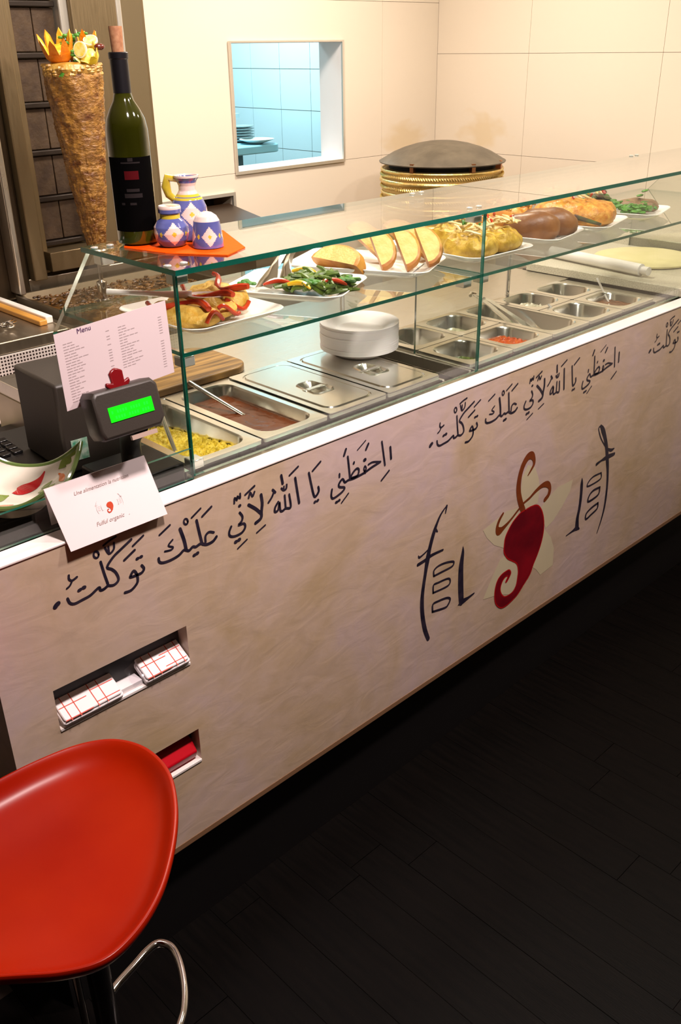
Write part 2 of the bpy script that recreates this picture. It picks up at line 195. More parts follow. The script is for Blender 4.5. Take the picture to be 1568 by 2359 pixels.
# ---------------------------------------------------------------- mesh builder (all in world coordinates)
class M:
    def __init__(s): s.v = []; s.f = []; s.m = []; s.mi = 0
    def mat(s, i): s.mi = i; return s
    def add(s, vs, fs):
        b = len(s.v); s.v += [tuple(p) for p in vs]
        for f in fs: s.f.append([b + i for i in f]); s.m.append(s.mi)
        return s
    def box(s, x0, y0, z0, x1, y1, z1, T=None):
        vs = [(x, y, z) for z in (z0, z1) for y in (y0, y1) for x in (x0, x1)]
        if T: vs = [T @ Vector(p) for p in vs]
        return s.add(vs, [(0, 2, 3, 1), (4, 5, 7, 6), (0, 1, 5, 4), (2, 6, 7, 3), (0, 4, 6, 2), (1, 3, 7, 5)])
    def loft(s, rings, cap0=True, cap1=True, closed=True, T=None):
        n = len(rings[0]); b = len(s.v)
        for r in rings:
            s.v += [tuple(T @ Vector(p)) if T else tuple(p) for p in r]
        for k in range(len(rings) - 1):
            for i in range(n if closed else n - 1):
                j = (i + 1) % n
                s.f.append([b + k * n + i, b + k * n + j, b + (k + 1) * n + j, b + (k + 1) * n + i]); s.m.append(s.mi)
        if cap0: s.f.append([b + i for i in reversed(range(n))]); s.m.append(s.mi)
        if cap1: s.f.append([b + (len(rings) - 1) * n + i for i in range(n)]); s.m.append(s.mi)
        return s
    def lathe(s, prof, c=(0, 0, 0), n=32, T=None, cap0=True, cap1=True):
        rings = [[(c[0] + r * math.cos(2 * PI * i / n), c[1] + r * math.sin(2 * PI * i / n), c[2] + z) for i in range(n)] for r, z in prof]
        return s.loft(rings, cap0, cap1, T=T)
    def prism(s, poly, z0, z1, T=None):
        return s.loft([[(x, y, z0) for x, y in poly], [(x, y, z1) for x, y in poly]], T=T)
    def tube(s, pts, r, n=8, T=None, closed=False):
        pts = [Vector(p) for p in pts]; rs = r if isinstance(r, (list, tuple)) else [r] * len(pts)
        rings = []; up = Vector((0, 0, 1)); prev = None
        for i, p in enumerate(pts):
            if closed: d = pts[(i + 1) % len(pts)] - pts[i - 1]
            else: d = pts[min(i + 1, len(pts) - 1)] - pts[max(i - 1, 0)]
            if d.length < 1e-9: d = Vector((0, 0, 1))
            d.normalize()
            if prev is None:
                a = d.cross(up)
                if a.length < .1: a = d.cross(Vector((1, 0, 0)))
            else: a = prev - d * prev.dot(d)
            a.normalize(); b = d.cross(a); prev = a
            rings.append([p + (a * math.cos(2 * PI * k / n) + b * math.sin(2 * PI * k / n)) * rs[i] for k in range(n)])
        if closed: rings.append(rings[0])
        return s.loft(rings, not closed, not closed, T=T)
    def ball(s, c, r, n=12, T=None):
        rr = r if isinstance(r, (tuple, list)) else (r, r, r)
        k = max(4, n // 2); rings = []
        for j in range(1, k):
            a = PI * j / k - PI / 2
            rings.append([(c[0] + rr[0] * math.cos(a) * math.cos(2 * PI * i / n), c[1] + rr[1] * math.cos(a) * math.sin(2 * PI * i / n), c[2] + rr[2] * math.sin(a)) for i in range(n)])
        return s.loft(rings, T=T)
    def grid(s, nx, ny, fn):
        b = len(s.v); s.v += [tuple(fn(i / nx, j / ny)) for j in range(ny + 1) for i in range(nx + 1)]
        for j in range(ny):
            for i in range(nx):
                a = b + j * (nx + 1) + i; s.f.append([a, a + 1, a + nx + 2, a + nx + 1]); s.m.append(s.mi)
        return s
    def ribbon(s, pts, P, z=.0006):
        # brush stroke: pts (u, v, width); P(u, v, h) maps the painted plane to the world
        q = []
        for i in range(len(pts) - 1):
            p0 = pts[max(i - 1, 0)]; p1 = pts[i]; p2 = pts[i + 1]; p3 = pts[min(i + 2, len(pts) - 1)]
            k = 4 if len(pts) > 2 else 1
            for t in range(k):
                t /= k
                q.append(tuple(.5 * (2 * p1[c] + (p2[c] - p0[c]) * t + (2 * p0[c] - 5 * p1[c] + 4 * p2[c] - p3[c]) * t * t + (3 * p1[c] - p0[c] - 3 * p2[c] + p3[c]) * t ** 3) for c in range(3)))
        q.append(tuple(pts[-1]))
        L = []; Rr = []
        for i, p in enumerate(q):
            a = q[max(i - 1, 0)]; c = q[min(i + 1, len(q) - 1)]
            dx, dy = c[0] - a[0], c[1] - a[1]; l = math.hypot(dx, dy) or 1e-9
            nx, ny = -dy / l, dx / l; h = p[2] / 2
            L.append((p[0] + nx * h, p[1] + ny * h)); Rr.append((p[0] - nx * h, p[1] - ny * h))
        def cap(p, a, wd):
            dx, dy = p[0] - a[0], p[1] - a[1]; l = math.hypot(dx, dy) or 1e-9; ang = math.atan2(dy, dx)
            return [(p[0] + wd / 2 * math.cos(ang + t), p[1] + wd / 2 * math.sin(ang + t)) for t in (PI / 4, 0, -PI / 4)]
        n = len(q); ce = cap(q[-1], q[-2], q[-1][2]); cs = cap(q[0], q[1], q[0][2])
        b = len(s.v)
        s.v += [tuple(P(u, v, z)) for u, v in L] + [tuple(P(u, v, z)) for u, v in Rr] + [tuple(P(u, v, z)) for u, v in ce] + [tuple(P(u, v, z)) for u, v in cs]
        for i in range(n - 1): s.f.append([b + i, b + i + 1, b + n + i + 1, b + n + i]); s.m.append(s.mi)
        s.f.append([b + n - 1, b + 2 * n, b + 2 * n + 1, b + 2 * n + 2, b + 2 * n - 1]); s.m.append(s.mi)
        s.f.append([b + n, b + 2 * n + 3, b + 2 * n + 4, b + 2 * n + 5, b]); s.m.append(s.mi)
        return s
    def build(s, name, mats, parent=None, smooth=True, loc=None, bevel=0., weld=False, sub=0):
        me = bpy.data.meshes.new(name)
        o = bpy.data.objects.new(name, me); COL.objects.link(o)
        L = Vector(loc) if loc else Vector((0, 0, 0))
        if parent:
            L = wloc(parent) if loc is None else L
            o.parent = parent; o.location = L - wloc(parent)
        else: o.location = L
        me.from_pydata([Vector(p) - L for p in s.v], [], s.f); me.update()
        for x in (mats if isinstance(mats, (list, tuple)) else [mats]): me.materials.append(x)
        me.polygons.foreach_set('material_index', s.m)
        if smooth:
            me.polygons.foreach_set('use_smooth', [True] * len(me.polygons))
            me.set_sharp_from_angle(angle=math.radians(38))
        if bevel:
            b = o.modifiers.new('bevel', 'BEVEL'); b.width = bevel; b.segments = 2; b.limit_method = 'ANGLE'; b.angle_limit = math.radians(50)
        if sub:
            b = o.modifiers.new('sub', 'SUBSURF'); b.levels = sub; b.render_levels = sub
        return o
def wloc(o):
    L = Vector(o.location); p = o.parent
    while p: L += Vector(p.location); p = p.parent
    return L
def thing(name, label, cat, loc=(0, 0, 0), group=None):
    o = bpy.data.objects.new(name, None); COL.objects.link(o); o.location = loc; o.empty_display_size = .05
    return tag(o, label, cat, group)
def tag(o, label, cat, group=None, kind=None):
    o['label'] = label; o['category'] = cat
    if group: o['group'] = group
    if kind: o['kind'] = kind
    return o
def struct(o): o['kind'] = 'structure'; return o
def rrect(x0, y0, x1, y1, r, n=4):
    p = []
    for cx, cy, a in ((x1 - r, y1 - r, 0), (x0 + r, y1 - r, PI / 2), (x0 + r, y0 + r, PI), (x1 - r, y0 + r, 1.5 * PI)):
        for k in range(n + 1):
            t = a + PI / 2 * k / n; p.append((cx + r * math.cos(t), cy + r * math.sin(t)))
    return p
def ring(poly, z): return [(x, y, z) for x, y in poly]
def TR(loc, rz=0, rx=0, ry=0): return Matrix.Translation(loc) @ Matrix.Rotation(rz, 4, 'Z') @ Matrix.Rotation(ry, 4, 'Y') @ Matrix.Rotation(rx, 4, 'X')
def textmesh(txt, size, P, m, z=.0006, shear=0.):
    c = bpy.data.curves.new('t', 'FONT'); c.body = txt; c.size = size; c.align_x = 'CENTER'; c.resolution_u = 3; c.shear = shear
    o = bpy.data.objects.new('t', c); COL.objects.link(o); bpy.context.view_layer.update()
    me = o.evaluated_get(bpy.context.evaluated_depsgraph_get()).to_mesh()
    m.add([P(v.co.x, v.co.y, z) for v in me.vertices], [tuple(p.vertices) for p in me.polygons])
    bpy.data.objects.remove(o)

# ================================================================ ROOM SHELL
fl = M().box(-2.2, -3.6, -.06, 3.9, 4.3, -.006).build('floor', mat('floor_joint', (.030, .016, .010), .6)); struct(fl)
PLANKM = mat('black_plank', (.0011, .0007, .0005), .5, c2=(.0030, .0019, .0014), sc=6, stretch=(12, 1, 1), bump=.12, bsc=40, spec=.08)
pm = M().box(.0008, .0008, -.008, .1012, .8992, 0)
pl0 = None; n = 0
for i in range(38):
    off = -R.random() * .9
    for j in range(5):
        y = -3.1 + off + j * .9
        if y > .1 or n >= 300: continue
        if pl0 is None: pl0 = pm.build('plank', PLANKM, fl, bevel=0); pl = pl0
        else:
            pl = pl0.copy(); COL.objects.link(pl); pl.parent = fl
        pl.location = (-.35 + .1015 * i, y, R.uniform(-.0006, 0)); n += 1
struct(M().box(-2.2, -3.6, 2.6, 3.9, 4.3, 2.7).build('ceiling', mat('ceiling_paint', (.72, .68, .62), .8)))
struct(M().box(-2.3, -3.6, 0, -2.2, 4.3, 2.6).build('wall_left', mat('dark_wall', (.10, .07, .055), .7)))
struct(M().box(-2.2, -3.7, 0, 3.9, -3.6, 2.6).build('wall_front', mat('dark_wall2', (.06, .045, .035), .6)))
JOINT = mat('tile_joint', (.46, .37, .26), .8)
def cutwall(m, x0, x1, z0, z1, y0, y1, holes):
    xs = sorted({x0, x1, *[h[0] for h in holes if x0 < h[0] < x1], *[h[1] for h in holes if x0 < h[1] < x1]})
    zs = sorted({z0, z1, *[h[2] for h in holes if z0 < h[2] < z1], *[h[3] for h in holes if z0 < h[3] < z1]})
    for a, b in zip(xs, xs[1:]):
        for c, d in zip(zs, zs[1:]):
            cx, cz = (a + b) / 2, (c + d) / 2
            if any(h[0] < cx < h[1] and h[2] < cz < h[3] for h in holes): continue
            m.box(a, y0, c, b, y1, d)
WIN = (2.353, 2.929, 1.283, 1.73); HAT = (1.99, 2.32, 1.10, 1.198)
m = M(); cutwall(m, -2.2, 3.54, 0, 2.6, 1.808, 1.92, [WIN, HAT]); wb = struct(m.build('wall_back', JOINT, smooth=False))
xs = [-2.2, -.426, .774, 1.974, 3.174, 3.536]; zs = [0, .077, .677, 1.277, 1.877, 2.6]
for a, b in zip(xs, xs[1:]):
    for c, d in zip(zs, zs[1:]):
        m = M(); cutwall(m, a + .0007, b - .0007, c + .0007, d - .0007, 1.80, 1.8085, [WIN, HAT])
        m.build('tile', TILE, wb, smooth=False)
wr = struct(M().box(3.544, -3.6, 0, 3.64, 4.2, 2.6).build('wall_right', JOINT, smooth=False))
ys = [-3.6] + [1.802 - .4975 - .605 * k for k in range(8, -1, -1)] + [1.80]
zr = [0, .076, .476, .876, 1.276, 1.676, 2.076, 2.476, 2.6]
ys = sorted(set(round(v, 4) for v in ys if v >= -3.6))
for a, b in zip(ys, ys[1:]):
    for c, d in zip(zr, zr[1:]):
        M().box(3.536, a + .0007, c + .0007, 3.5445, b - .0007, d - .0007).build('tile', TILE, wr, smooth=False)
# the kitchen behind the pass-through
KT = mat('kitchen_tile', (.64, .77, .79), .25); KJ = mat('kitchen_joint', (.50, .62, .64), .7)
kt = M().box(-.02, 0, 0, 0, .2376, .2).build  # prototype below
m0 = M().box(3.536, .001, .001, 3.544, .2366, .1956)
k0 = None
for i in range(8):
    for j in range(6):
        y = 1.935 + i * .2386; z = 1.018 + j * .1976
        if k0 is None: k0 = m0.build('tile', KT, wr, smooth=False); k = k0
        else: k = k0.copy(); COL.objects.link(k); k.parent = wr
        k.location = (0, y, z)
struct(M().box(1.2, 4.2, 0, 3.9, 4.3, 2.6).build('wall_kitchen', KT, smooth=False))
struct(M().box(1.1, 1.92, 0, 1.2, 4.3, 2.6).build('wall_partition', KT, smooth=False))
# window frame (pass-through), thin steel edge and white reveal
wf = struct(M().box(2.353, 1.795, 1.279, 2.929, 1.93, 1.2845).box(2.353, 1.795, 1.7285, 2.929, 1.93, 1.734).box(2.9275, 1.795, 1.279, 2.933, 1.93, 1.734).box(2.349, 1.795, 1.279, 2.3545, 1.93, 1.734).build('window_1', mat('white_reveal', (.80, .76, .74), .4), smooth=False))
F = .004
M().box(2.349 - F, 1.789, 1.275 - F, 2.933 + F, 1.797, 1.283).build('window_frame', FRAMEM, wf)
M().box(2.349 - F, 1.789, 1.73, 2.933 + F, 1.797, 1.732 + F).build('window_frame', FRAMEM, wf)
M().box(2.349 - F, 1.789, 1.283, 2.355, 1.797, 1.73).build('window_frame', FRAMEM, wf)
M().box(2.927, 1.789, 1.283, 2.933 + F, 1.797, 1.73).build('window_frame', FRAMEM, wf)
# low service hatch
hf = M().box(HAT[0], 1.92, HAT[2], HAT[1], 1.93, HAT[3])
hf.box(HAT[0], 1.808, HAT[2] - .004, HAT[1], 1.93, HAT[2]).box(HAT[0], 1.808, HAT[3], HAT[1], 1.93, HAT[3] + .004)
h = struct(hf.build('window_2', mat('dark_hatch', (.05, .03, .015), .6), smooth=False))
M().box(HAT[0] - .012, 1.788, HAT[3], HAT[1] + .012, 1.80, HAT[3] + .012).box(HAT[1], 1.788, HAT[2], HAT[1] + .012, 1.80, HAT[3]).box(HAT[0] - .012, 1.788, HAT[2], HAT[0], 1.80, HAT[3]).build('window_frame', FRAMEM, h)

# kitchen things seen through the pass-through
t = thing('kitchen_worktop', 'pale blue rounded worktop seen through the wall opening', 'worktop', (3.1, 2.75, 0))
M().prism(rrect(2.6, 2.62, 3.30, 2.98, .05), 1.235, 1.275).build('top', mat('blue_laminate', (.35, .62, .70), .3), t, bevel=.006)
M().box(2.66, 2.72, 0, 3.12, 2.95, 1.235).build('cabinet', mat('teal_cabinet', (.08, .14, .16), .5), t)
m = M()
for k in range(6): m.lathe([(.02, 0), (.045, .002), (.072, .010), (.074, .013), (.055, .006), (.02, .005)], (3.205, 2.84, 1.276 + k * .013), 24)
tag(m.build('plate_stack', mat('grey_ware', (.28, .36, .36), .35), loc=(3.205, 2.84, 1.276)), 'stack of grey dishes on the blue kitchen worktop', 'dishes')
tag(M().lathe([(.03, 0), (.085, .018), (.09, .022), (.08, .018), (.03, .004)], (3.20, 2.70, 1.276), 24).build('plate', mat('white_ware', (.7, .8, .78), .3), loc=(3.20, 2.70, 1.276)), 'small white dish at the right end of the blue kitchen worktop', 'dish')
tag(M().prism(rrect(2.95, 2.925, 3.28, 2.975, .01), 1.385, 1.405).box(3.25, 2.94, 1.275, 3.26, 2.96, 1.385).box(2.96, 2.94, 1.275, 2.97, 2.96, 1.385).build('kitchen_shelf', mat('shelf_pale', (.55, .72, .76), .3)), 'small raised shelf above the stacked kitchen dishes', 'shelf')

# ================================================================ SERVING COUNTER
ct = thing('serving_counter', 'long plastered serving counter with painted black lettering', 'counter', (2.0, .4, 0))
XL, XR = .41, 3.53
HOLES = [(.4945, .7605, .697, .780), (.4955, .7630, .462, .540)]
m = M(); cutwall(m, XL, XR, .283, 1.030, 0, .03, HOLES)
fp = m.build('front_panel', PLASTER, ct, smooth=False)
M().box(XL, -.001, .270, XR, .03, .2828).build('bottom_edge', mat('raw_board_edge', (.24, .125, .06), .6), ct, smooth=False)
M().box(XL, .0301, .28, XL + .03, .85, 1.03).build('end_panel', PLASTER, ct, smooth=False)
M().box(XL + .02, .04, 0, XR, .80, .268).build('plinth', mat('black_plinth', (.004, .003, .003), .5), ct, smooth=False)
M().box(XL - .002, -.002, 1.0302, XR, .042, 1.035).build('ledge', LEDGE, ct, bevel=.0015)
for a, b, c, d in HOLES:
    q = M()
    q.box(a - .004, .03, c - .004, b + .004, .17, c).box(a - .004, .03, d, b + .004, .17, d + .004).box(a - .004, .03, c, a, .17, d).box(b, .03, c, b + .004, .17, d).box(a - .004, .17, c - .004, b + .004, .174, d + .004)
    q.build('slot_lining', mat('brown_lining', (.13, .08, .05), .6), ct, smooth=False)
    M().box(a, -.002, c - .002, b, .10, c + .004).build('slot_sill', LEDGE, ct, bevel=.001)
# body under the steel top
M().box(XL + .03, .03, .27, .845, .80, .93).build('carcass', BLACKP, ct, smooth=False)
M().box(.845, .03, .27, XR, .84, .80).build('carcass', BLACKP, ct, smooth=False)
# steel top: front strip, dividers, rear slab, well liner
ZT = 1.030
m = M().box(.848, .042, ZT - .03, XR - .9, .083, ZT - .006)
m.box(.848, .432, ZT - .03, 2.62, .84, ZT + .003)
m.box(.848, .083, ZT - .03, .858, .432, ZT).box(2.537, .083, ZT - .03, 2.60, .432, ZT)
m.box(1.566, .083, ZT - .03, 1.574, .432, ZT - .002).box(1.662, .083, ZT - .03, 1.670, .432, ZT - .002)
m.build('steel_top', STEEL, ct, bevel=.0015)
M().box(.858, .075, .80, 2.54, .44, .806).box(.85, .083, .806, .858, .432, 1.0).box(.85, .425, .806, 2.54, .432, 1.0).box(.85, .083, .806, 2.54, .087, 1.0).box(1.566, .087, .95, 1.67, .425, .955).build('well_liner', STEELD, ct, smooth=False)
M().box(.848, .8401, .27, 2.62, .85, ZT).build('back_panel', STEELD, ct, smooth=False)
M().box(.845, .0301, .80, .849, .85, 1.0).build('end_sheet', STEELD, ct, smooth=False)
# low glass strip is its own thing below. Painted lettering:
def PP(u, v, h): return (u, -h, v)
SHIFT = [0.0, .9055, 1.8525]
for k, sx in enumerate(SHIFT):
    for wi, wd in enumerate(WORDS):
        if sx + max(p[0] for s in wd for p in s) / 1e4 > 3.45: continue
        q = M()
        for si, s in enumerate(wd): q.ribbon([(p[0] / 1e4 + sx, p[1] / 1e4, p[2] / 1e4 * 1.12) for p in s], PP, .0005 + .00003 * (si % 5))
        q.build('painted_word', PAINT, fp, smooth=False)
q = M()
for i, s in enumerate(LOGO_PETALS):
    q.add([PP(a / 1e4, b / 1e4, .0003 + .00002 * i) for a, b in s], [tuple(range(len(s)))])
q.build('painted_blossom', CREAMPAINT, fp, smooth=False)
for nm, dat in (('painted_bracket', LOGO_LEFT), ('painted_bracket', LOGO_RIGHT)):
    q = M()
    for si, s in enumerate(dat): q.ribbon([(a / 1e4, b / 1e4, c / 1e4 * 1.35) for a, b, c in s], PP, .0005 + .00003 * (si % 6))
    q.build(nm, PAINT, fp, smooth=False)
q = M()
for si, s in enumerate(LOGO_STEM): q.ribbon([(a / 1e4, b / 1e4, c / 1e4 * 1.2) for a, b, c in s], PP, .0007 + .00005 * si)
q.build('painted_stalk', BROWNPAINT, fp, smooth=False)
q = M(); q.add([PP(a / 1e4, b / 1e4, .0009) for a, b in LOGO_BODY], [tuple(range(len(LOGO_BODY)))])
q.mat(1); q.ribbon([(a / 1e4, b / 1e4, .0035) for a, b in LOGO_BODY + LOGO_BODY[:1]], PP, .0010)
q.build('painted_pepper', [REDPAINT, REDRIM], fp, smooth=False)

# marble end of the counter
GRAN = mat('speckled_stone', (.42, .38, .29), .3, c2=(.62, .58, .46), sc=260, det=2, coat=.2)
t = thing('stone_slab', 'speckled beige stone slab at the far right of the counter', 'slab', (2.9, .3, 1.033))
M().box(2.612, .044, 1.0352, 3.10, .60, 1.060).build('slab', GRAN, t, bevel=.002)
M().box(3.10, .044, 1.0352, 3.53, .62, 1.092).build('raised_step', GRAN, t, bevel=.003)
M().box(2.622, .0445, .80, 3.53, .62, 1.0350).build('support', BLACKP, t)
DOUGH = mat('dough', (.62, .55, .27), .55, c2=(.68, .60, .33), sc=12)
tag(M().lathe([(.155, 0), (.166, .003), (.166, .008), (.155, .011), (.05, .012)], (2.915, .335, 1.0602), 48).build('dough_disc', DOUGH, loc=(2.915, .335, 1.0602)), 'round yellow disc of rolled dough on the stone slab', 'dough')
t = thing('rolling_pin', 'white rolling pin lying on the stone slab beside the dough', 'rolling pin', (2.70, .40, 1.08))
a, b = Vector((2.735, .585, 1.0795)), Vector((2.675, .190, 1.0795))
M().tube([a, a + (b - a) * .93], .0185, 20).build('roller', WHITE, t)
M().tube([a + (b - a) * .93, a + (b - a) * .95, b], [.011, .013, .0135], 16).build('handle', WHITE, t)

# ---------------------------------------------------------------- steel food pans
def pan_mesh(x0, y0, x1, y1, z, d, inset=.0165, r=.036):
    o = rrect(x0, y0, x1, y1, .006, 6); i = rrect(x0 + inset, y0 + inset, x1 - inset, y1 - inset, r, 6); j = rrect(x0 + inset + .003, y0 + inset + .003, x1 - inset - .003, y1 - inset - .003, r, 6)
    k = rrect(x0 + inset + .008, y0 + inset + .008, x1 - inset - .008, y1 - inset - .008, r, 6); l = rrect(x0 + inset + .015, y0 + inset + .015, x1 - inset - .015, y1 - inset - .015, r * .8, 6)
    return M().loft([ring(o, z - .008), ring(o, z), ring(i, z + .001), ring(j, z - .004), ring(k, z - d + .01), ring(l, z - d)], cap0=False)
def pan(x0, y0, x1, y1, d, label, group='steel food pans let into the counter'):
    t = thing('food_pan', label, 'pan', ((x0 + x1) / 2, (y0 + y1) / 2, 1.038 - d), group)
    pan_mesh(x0 + .0015, y0 + .0015, x1 - .0015, y1 - .0015, 1.0385, d).build('basin', PANST, t)
    return t
YF, YB = .086, .429
pan(.860, YF, 1.034, YB, .10, 'large steel pan of yellow rice at the near left end')
pan(1.036, YF, 1.210, YB, .10, 'large steel pan of reddish brown sauce beside the rice')
def lid(x0, y0, x1, y1, label):
    t = thing('pan_lid', label, 'lid', ((x0 + x1) / 2, (y0 + y1) / 2, 1.041), 'flat steel lids on the pans')
    z = 1.0415
    o = rrect(x0 + .002, y0 + .002, x1 - .002, y1 - .002, .006); g0 = rrect(x0 + .016, y0 + .018, x1 - .016, y1 - .018, .030, 6)
    o = rrect(x0 + .002, y0 + .002, x1 - .002, y1 - .002, .006, 6)
    g1 = rrect(x0 + .0185, y0 + .0205, x1 - .0185, y1 - .0205, .028, 6); g2 = rrect(x0 + .022, y0 + .024, x1 - .022, y1 - .024, .025, 6)
    cx, cy = (x0 + x1) / 2 + .002, (y0 + y1) / 2 - .03
    n = len(g2)
    def el(a, b, zz):
        out = []
        for p in g2:
            t_ = math.atan2((p[1] - cy) / (y1 - y0), (p[0] - cx) / (x1 - x0)); out.append((cx + a * math.cos(t_), cy + b * math.sin(t_), zz))
        return out
    pt = M().loft([ring(o, z - .002), ring(o, z), ring(g0, z), ring(g1, z - .004), ring(g2, z + .0015), el(.038, .048, z + .0015), el(.035, .045, z + .004), el(.032, .042, z + .001), el(.026, .035, z - .011), el(.01, .015, z - .013)], cap0=False).build('plate', PANST, t)
    M().box(cx - .033, cy - .006, z - .001, cx + .033, cy + .006, z + .003).build('handle_bar', PANST, pt, bevel=.001)
    return t
pan(1.212, YF, 1.386, YB, .10, 'large steel pan closed by the nearer flat lid')
pan(1.388, YF, 1.562, YB, .10, 'large steel pan closed by the farther flat lid')
lid(1.212, YF, 1.386, YB, 'flat steel lid with round recessed grip, next to the brown sauce')
lid(1.388, YF, 1.562, YB, 'flat steel lid with round recessed grip, in front of the foam plates')
cx = [1.672 + .1725 * k for k in range(6)]
YM = .257
names = {(0, 1): 'small empty steel pan with a leaning stick, behind the green herb pan', (0, 0): 'small steel pan with a little green herb left in it', (1, 1): 'small steel pan of clear dressing behind the orange red one',
         (1, 0): 'small steel pan of orange red chopped tomato', (3, 1): 'small steel pan holding white scraps, behind the empty glossy one', (3, 0): 'small near empty steel pan between the tongs and the brown relish',
         (4, 1): 'small empty steel pan at the far rear corner', (4, 0): 'small steel pan of brown relish with a white spoon'}
for i in range(5):
    if i == 2: pan(cx[2], YF, cx[3], YB, .09, 'long steel pan holding the serving tongs'); continue
    for j, (a, b) in enumerate(((YF, YM), (YM, YB))):
        pan(cx[i], a, cx[i + 1], b, .075, names[(i, j)])

def fill(name, x0, y0, x1, y1, z, mt, label, cat, amp=.0, slope=0, kind='stuff', inset=.0275, nx=40, fr=60, r=.02):
    def fn(u, v):
        x = x0 + inset + (x1 - x0 - 2 * inset) * u; y = y0 + inset + (y1 - y0 - 2 * inset) * v
        h = z + slope * (.5 - v) + amp * (noise.noise(Vector((x * fr, y * fr, 1))) + .6 * noise.noise(Vector((x * fr * 2.7, y * fr * 2.7, 5))))
        e = min(u, 1 - u, v, 1 - v); h -= .004 * max(0, 1 - e * 12)
        return (x, y, h)
    m = M().grid(nx, nx * 2, fn)
    # skirt below so the portion has a body
    n1 = nx; n2 = nx * 2
    b = [0, n1, (n1 + 1) * (n2 + 1) - 1, (n1 + 1) * n2]
    m.box(x0 + inset, y0 + inset, z - .03, x1 - inset, y1 - inset, z - abs(slope) / 2 - amp * 1.8 - .006)
    o = m.build(name, mt, loc=((x0 + x1) / 2, (y0 + y1) / 2, z - .03)); tag(o, label, cat); 
    if kind: o['kind'] = kind
    return o
RICE = mat('yellow_rice', (.66, .44, .006), .5, c2=(.84, .64, .07), sc=120, bump=.6, bsc=220)
fill('yellow_rice', .860, YF, 1.034, YB, 1.008, RICE, 'heap of yellow rice in the near left pan', 'rice', .006, .030, nx=60, fr=110)
SAUCE = mat('brown_sauce', (.13, .026, .005), .22, c2=(.16, .036, .008), sc=12, spec=.3)
fill('brown_sauce', 1.036, YF, 1.210, YB, 1.017, SAUCE, 'smooth reddish brown sauce filling its steel pan', 'sauce', .0008, inset=.0235)
fill('chopped_tomato', cx[1], YF, cx[2], YM, 1.017, mat('tomato', (.55, .06, .005), .25, c2=(.75, .17, .02), sc=60), 'orange red chopped tomato at the bottom of a small pan', 'tomato', .006, nx=30, fr=130)
fill('brown_relish', cx[4], YF, cx[5], YM, 1.022, mat('relish', (.16, .045, .012), .25, c2=(.30, .11, .03), sc=50), 'brown relish in the farthest small pan', 'relish', .003, nx=24)
fill('chopped_herbs', cx[0], YF, cx[1], YM, 1.002, mat('herb', (.05, .09, .008), .4, c2=(.16, .22, .02), sc=80), 'few green chopped herbs in the small front pan', 'herbs', .005, nx=24, inset=.032, fr=140)
fill('pale_dressing', cx[1], YM, cx[2], YB, 1.008, mat('dressing', (.40, .36, .22), .12, c2=(.5, .47, .33), sc=30), 'thin pale dressing in the small rear pan', 'dressing', .001, nx=20)
fill('white_scraps', cx[3], YM, cx[4], YB, 1.014, mat('scraps', (.55, .48, .34), .35, c2=(.85, .82, .72), sc=50), 'white scraps of vegetable in the small rear pan', 'vegetables', .008, nx=24, inset=.035, fr=120)
def spoon(name, label, a, b, bowl, col, r=.004, hook=False):
    a = Vector(a); b = Vector(b); t = thing(name, label, 'spoon', b)
    M().tube([a, a + (b - a) * .1, b - (b - a) * .12, b], [r * 1.3, r * 1.2, r, r * .9], 10).build('handle', col, t)
    d = (b - a).normalized(); T = Matrix.Translation(b + d * bowl * .8) @ d.to_track_quat('X', 'Z').to_matrix().to_4x4()
    M().lathe([(bowl * .05, -.3 * bowl), (bowl * .5, -.26 * bowl), (bowl * .9, -.08 * bowl), (bowl, 0), (bowl * .93, 0), (bowl * .8, -.08 * bowl), (bowl * .4, -.22 * bowl), (bowl * .05, -.24 * bowl)], n=20, T=T @ Matrix.Diagonal((1, .72, 1, 1))).build('bowl', col, t)
    return t
spoon('serving_spoon', 'steel spoon standing in the brown sauce pan', (1.100, .415, 1.060), (1.128, .262, 1.015), .032, CHROME, .0042)
spoon('serving_spoon', 'steel spoon upright in the yellow rice pan', (.965, .350, 1.085), (.905, .190, 1.0), .030, CHROME, .0045)
spoon('relish_spoon', 'white plastic spoon leaning in the brown relish', (2.555, .295, 1.062), (2.460, .185, 1.012), .022, WHITE, .0028)
tag(M().tube([(1.690, .40, 1.052), (1.80, .300, .985)], .0025, 8).build('stick', STEEL), 'thin steel stick leaning in the leftmost small rear pan', 'stick')
tag(M().tube([(2.245, .262, 1.046), (2.262, .205, .995)], .0035, 8).build('stick', WHITE), 'short pale stick beside the long tongs pan', 'stick')
t = thing('serving_tongs', 'steel serving tongs leaning in the long pan', 'tongs', (2.1, .26, .96))
for s in (-1, 1):
    p = [Vector((2.082, .405, 1.078)), Vector((2.094 + s * .010, .36, 1.062)), Vector((2.106 + s * .020, .28, 1.022)), Vector((2.122 + s * .020, .20, .975)), Vector((2.13 + s * .012, .165, .960))]
    q = M()
    q.loft([[(c.x + dx * wd, c.y + .0, c.z + dz) for dx, dz in ((-1, .003), (1, .003), (1, 0), (-1, 0))] for c, wd in zip(p, (.005, .009, .009, .013, .016))])
    q.build('arm', CHROME, t)
M().tube([(2.070, .407, 1.078), (2.082, .414, 1.082), (2.094, .407, 1.078)], .005, 8).build('hinge', CHROME, t)

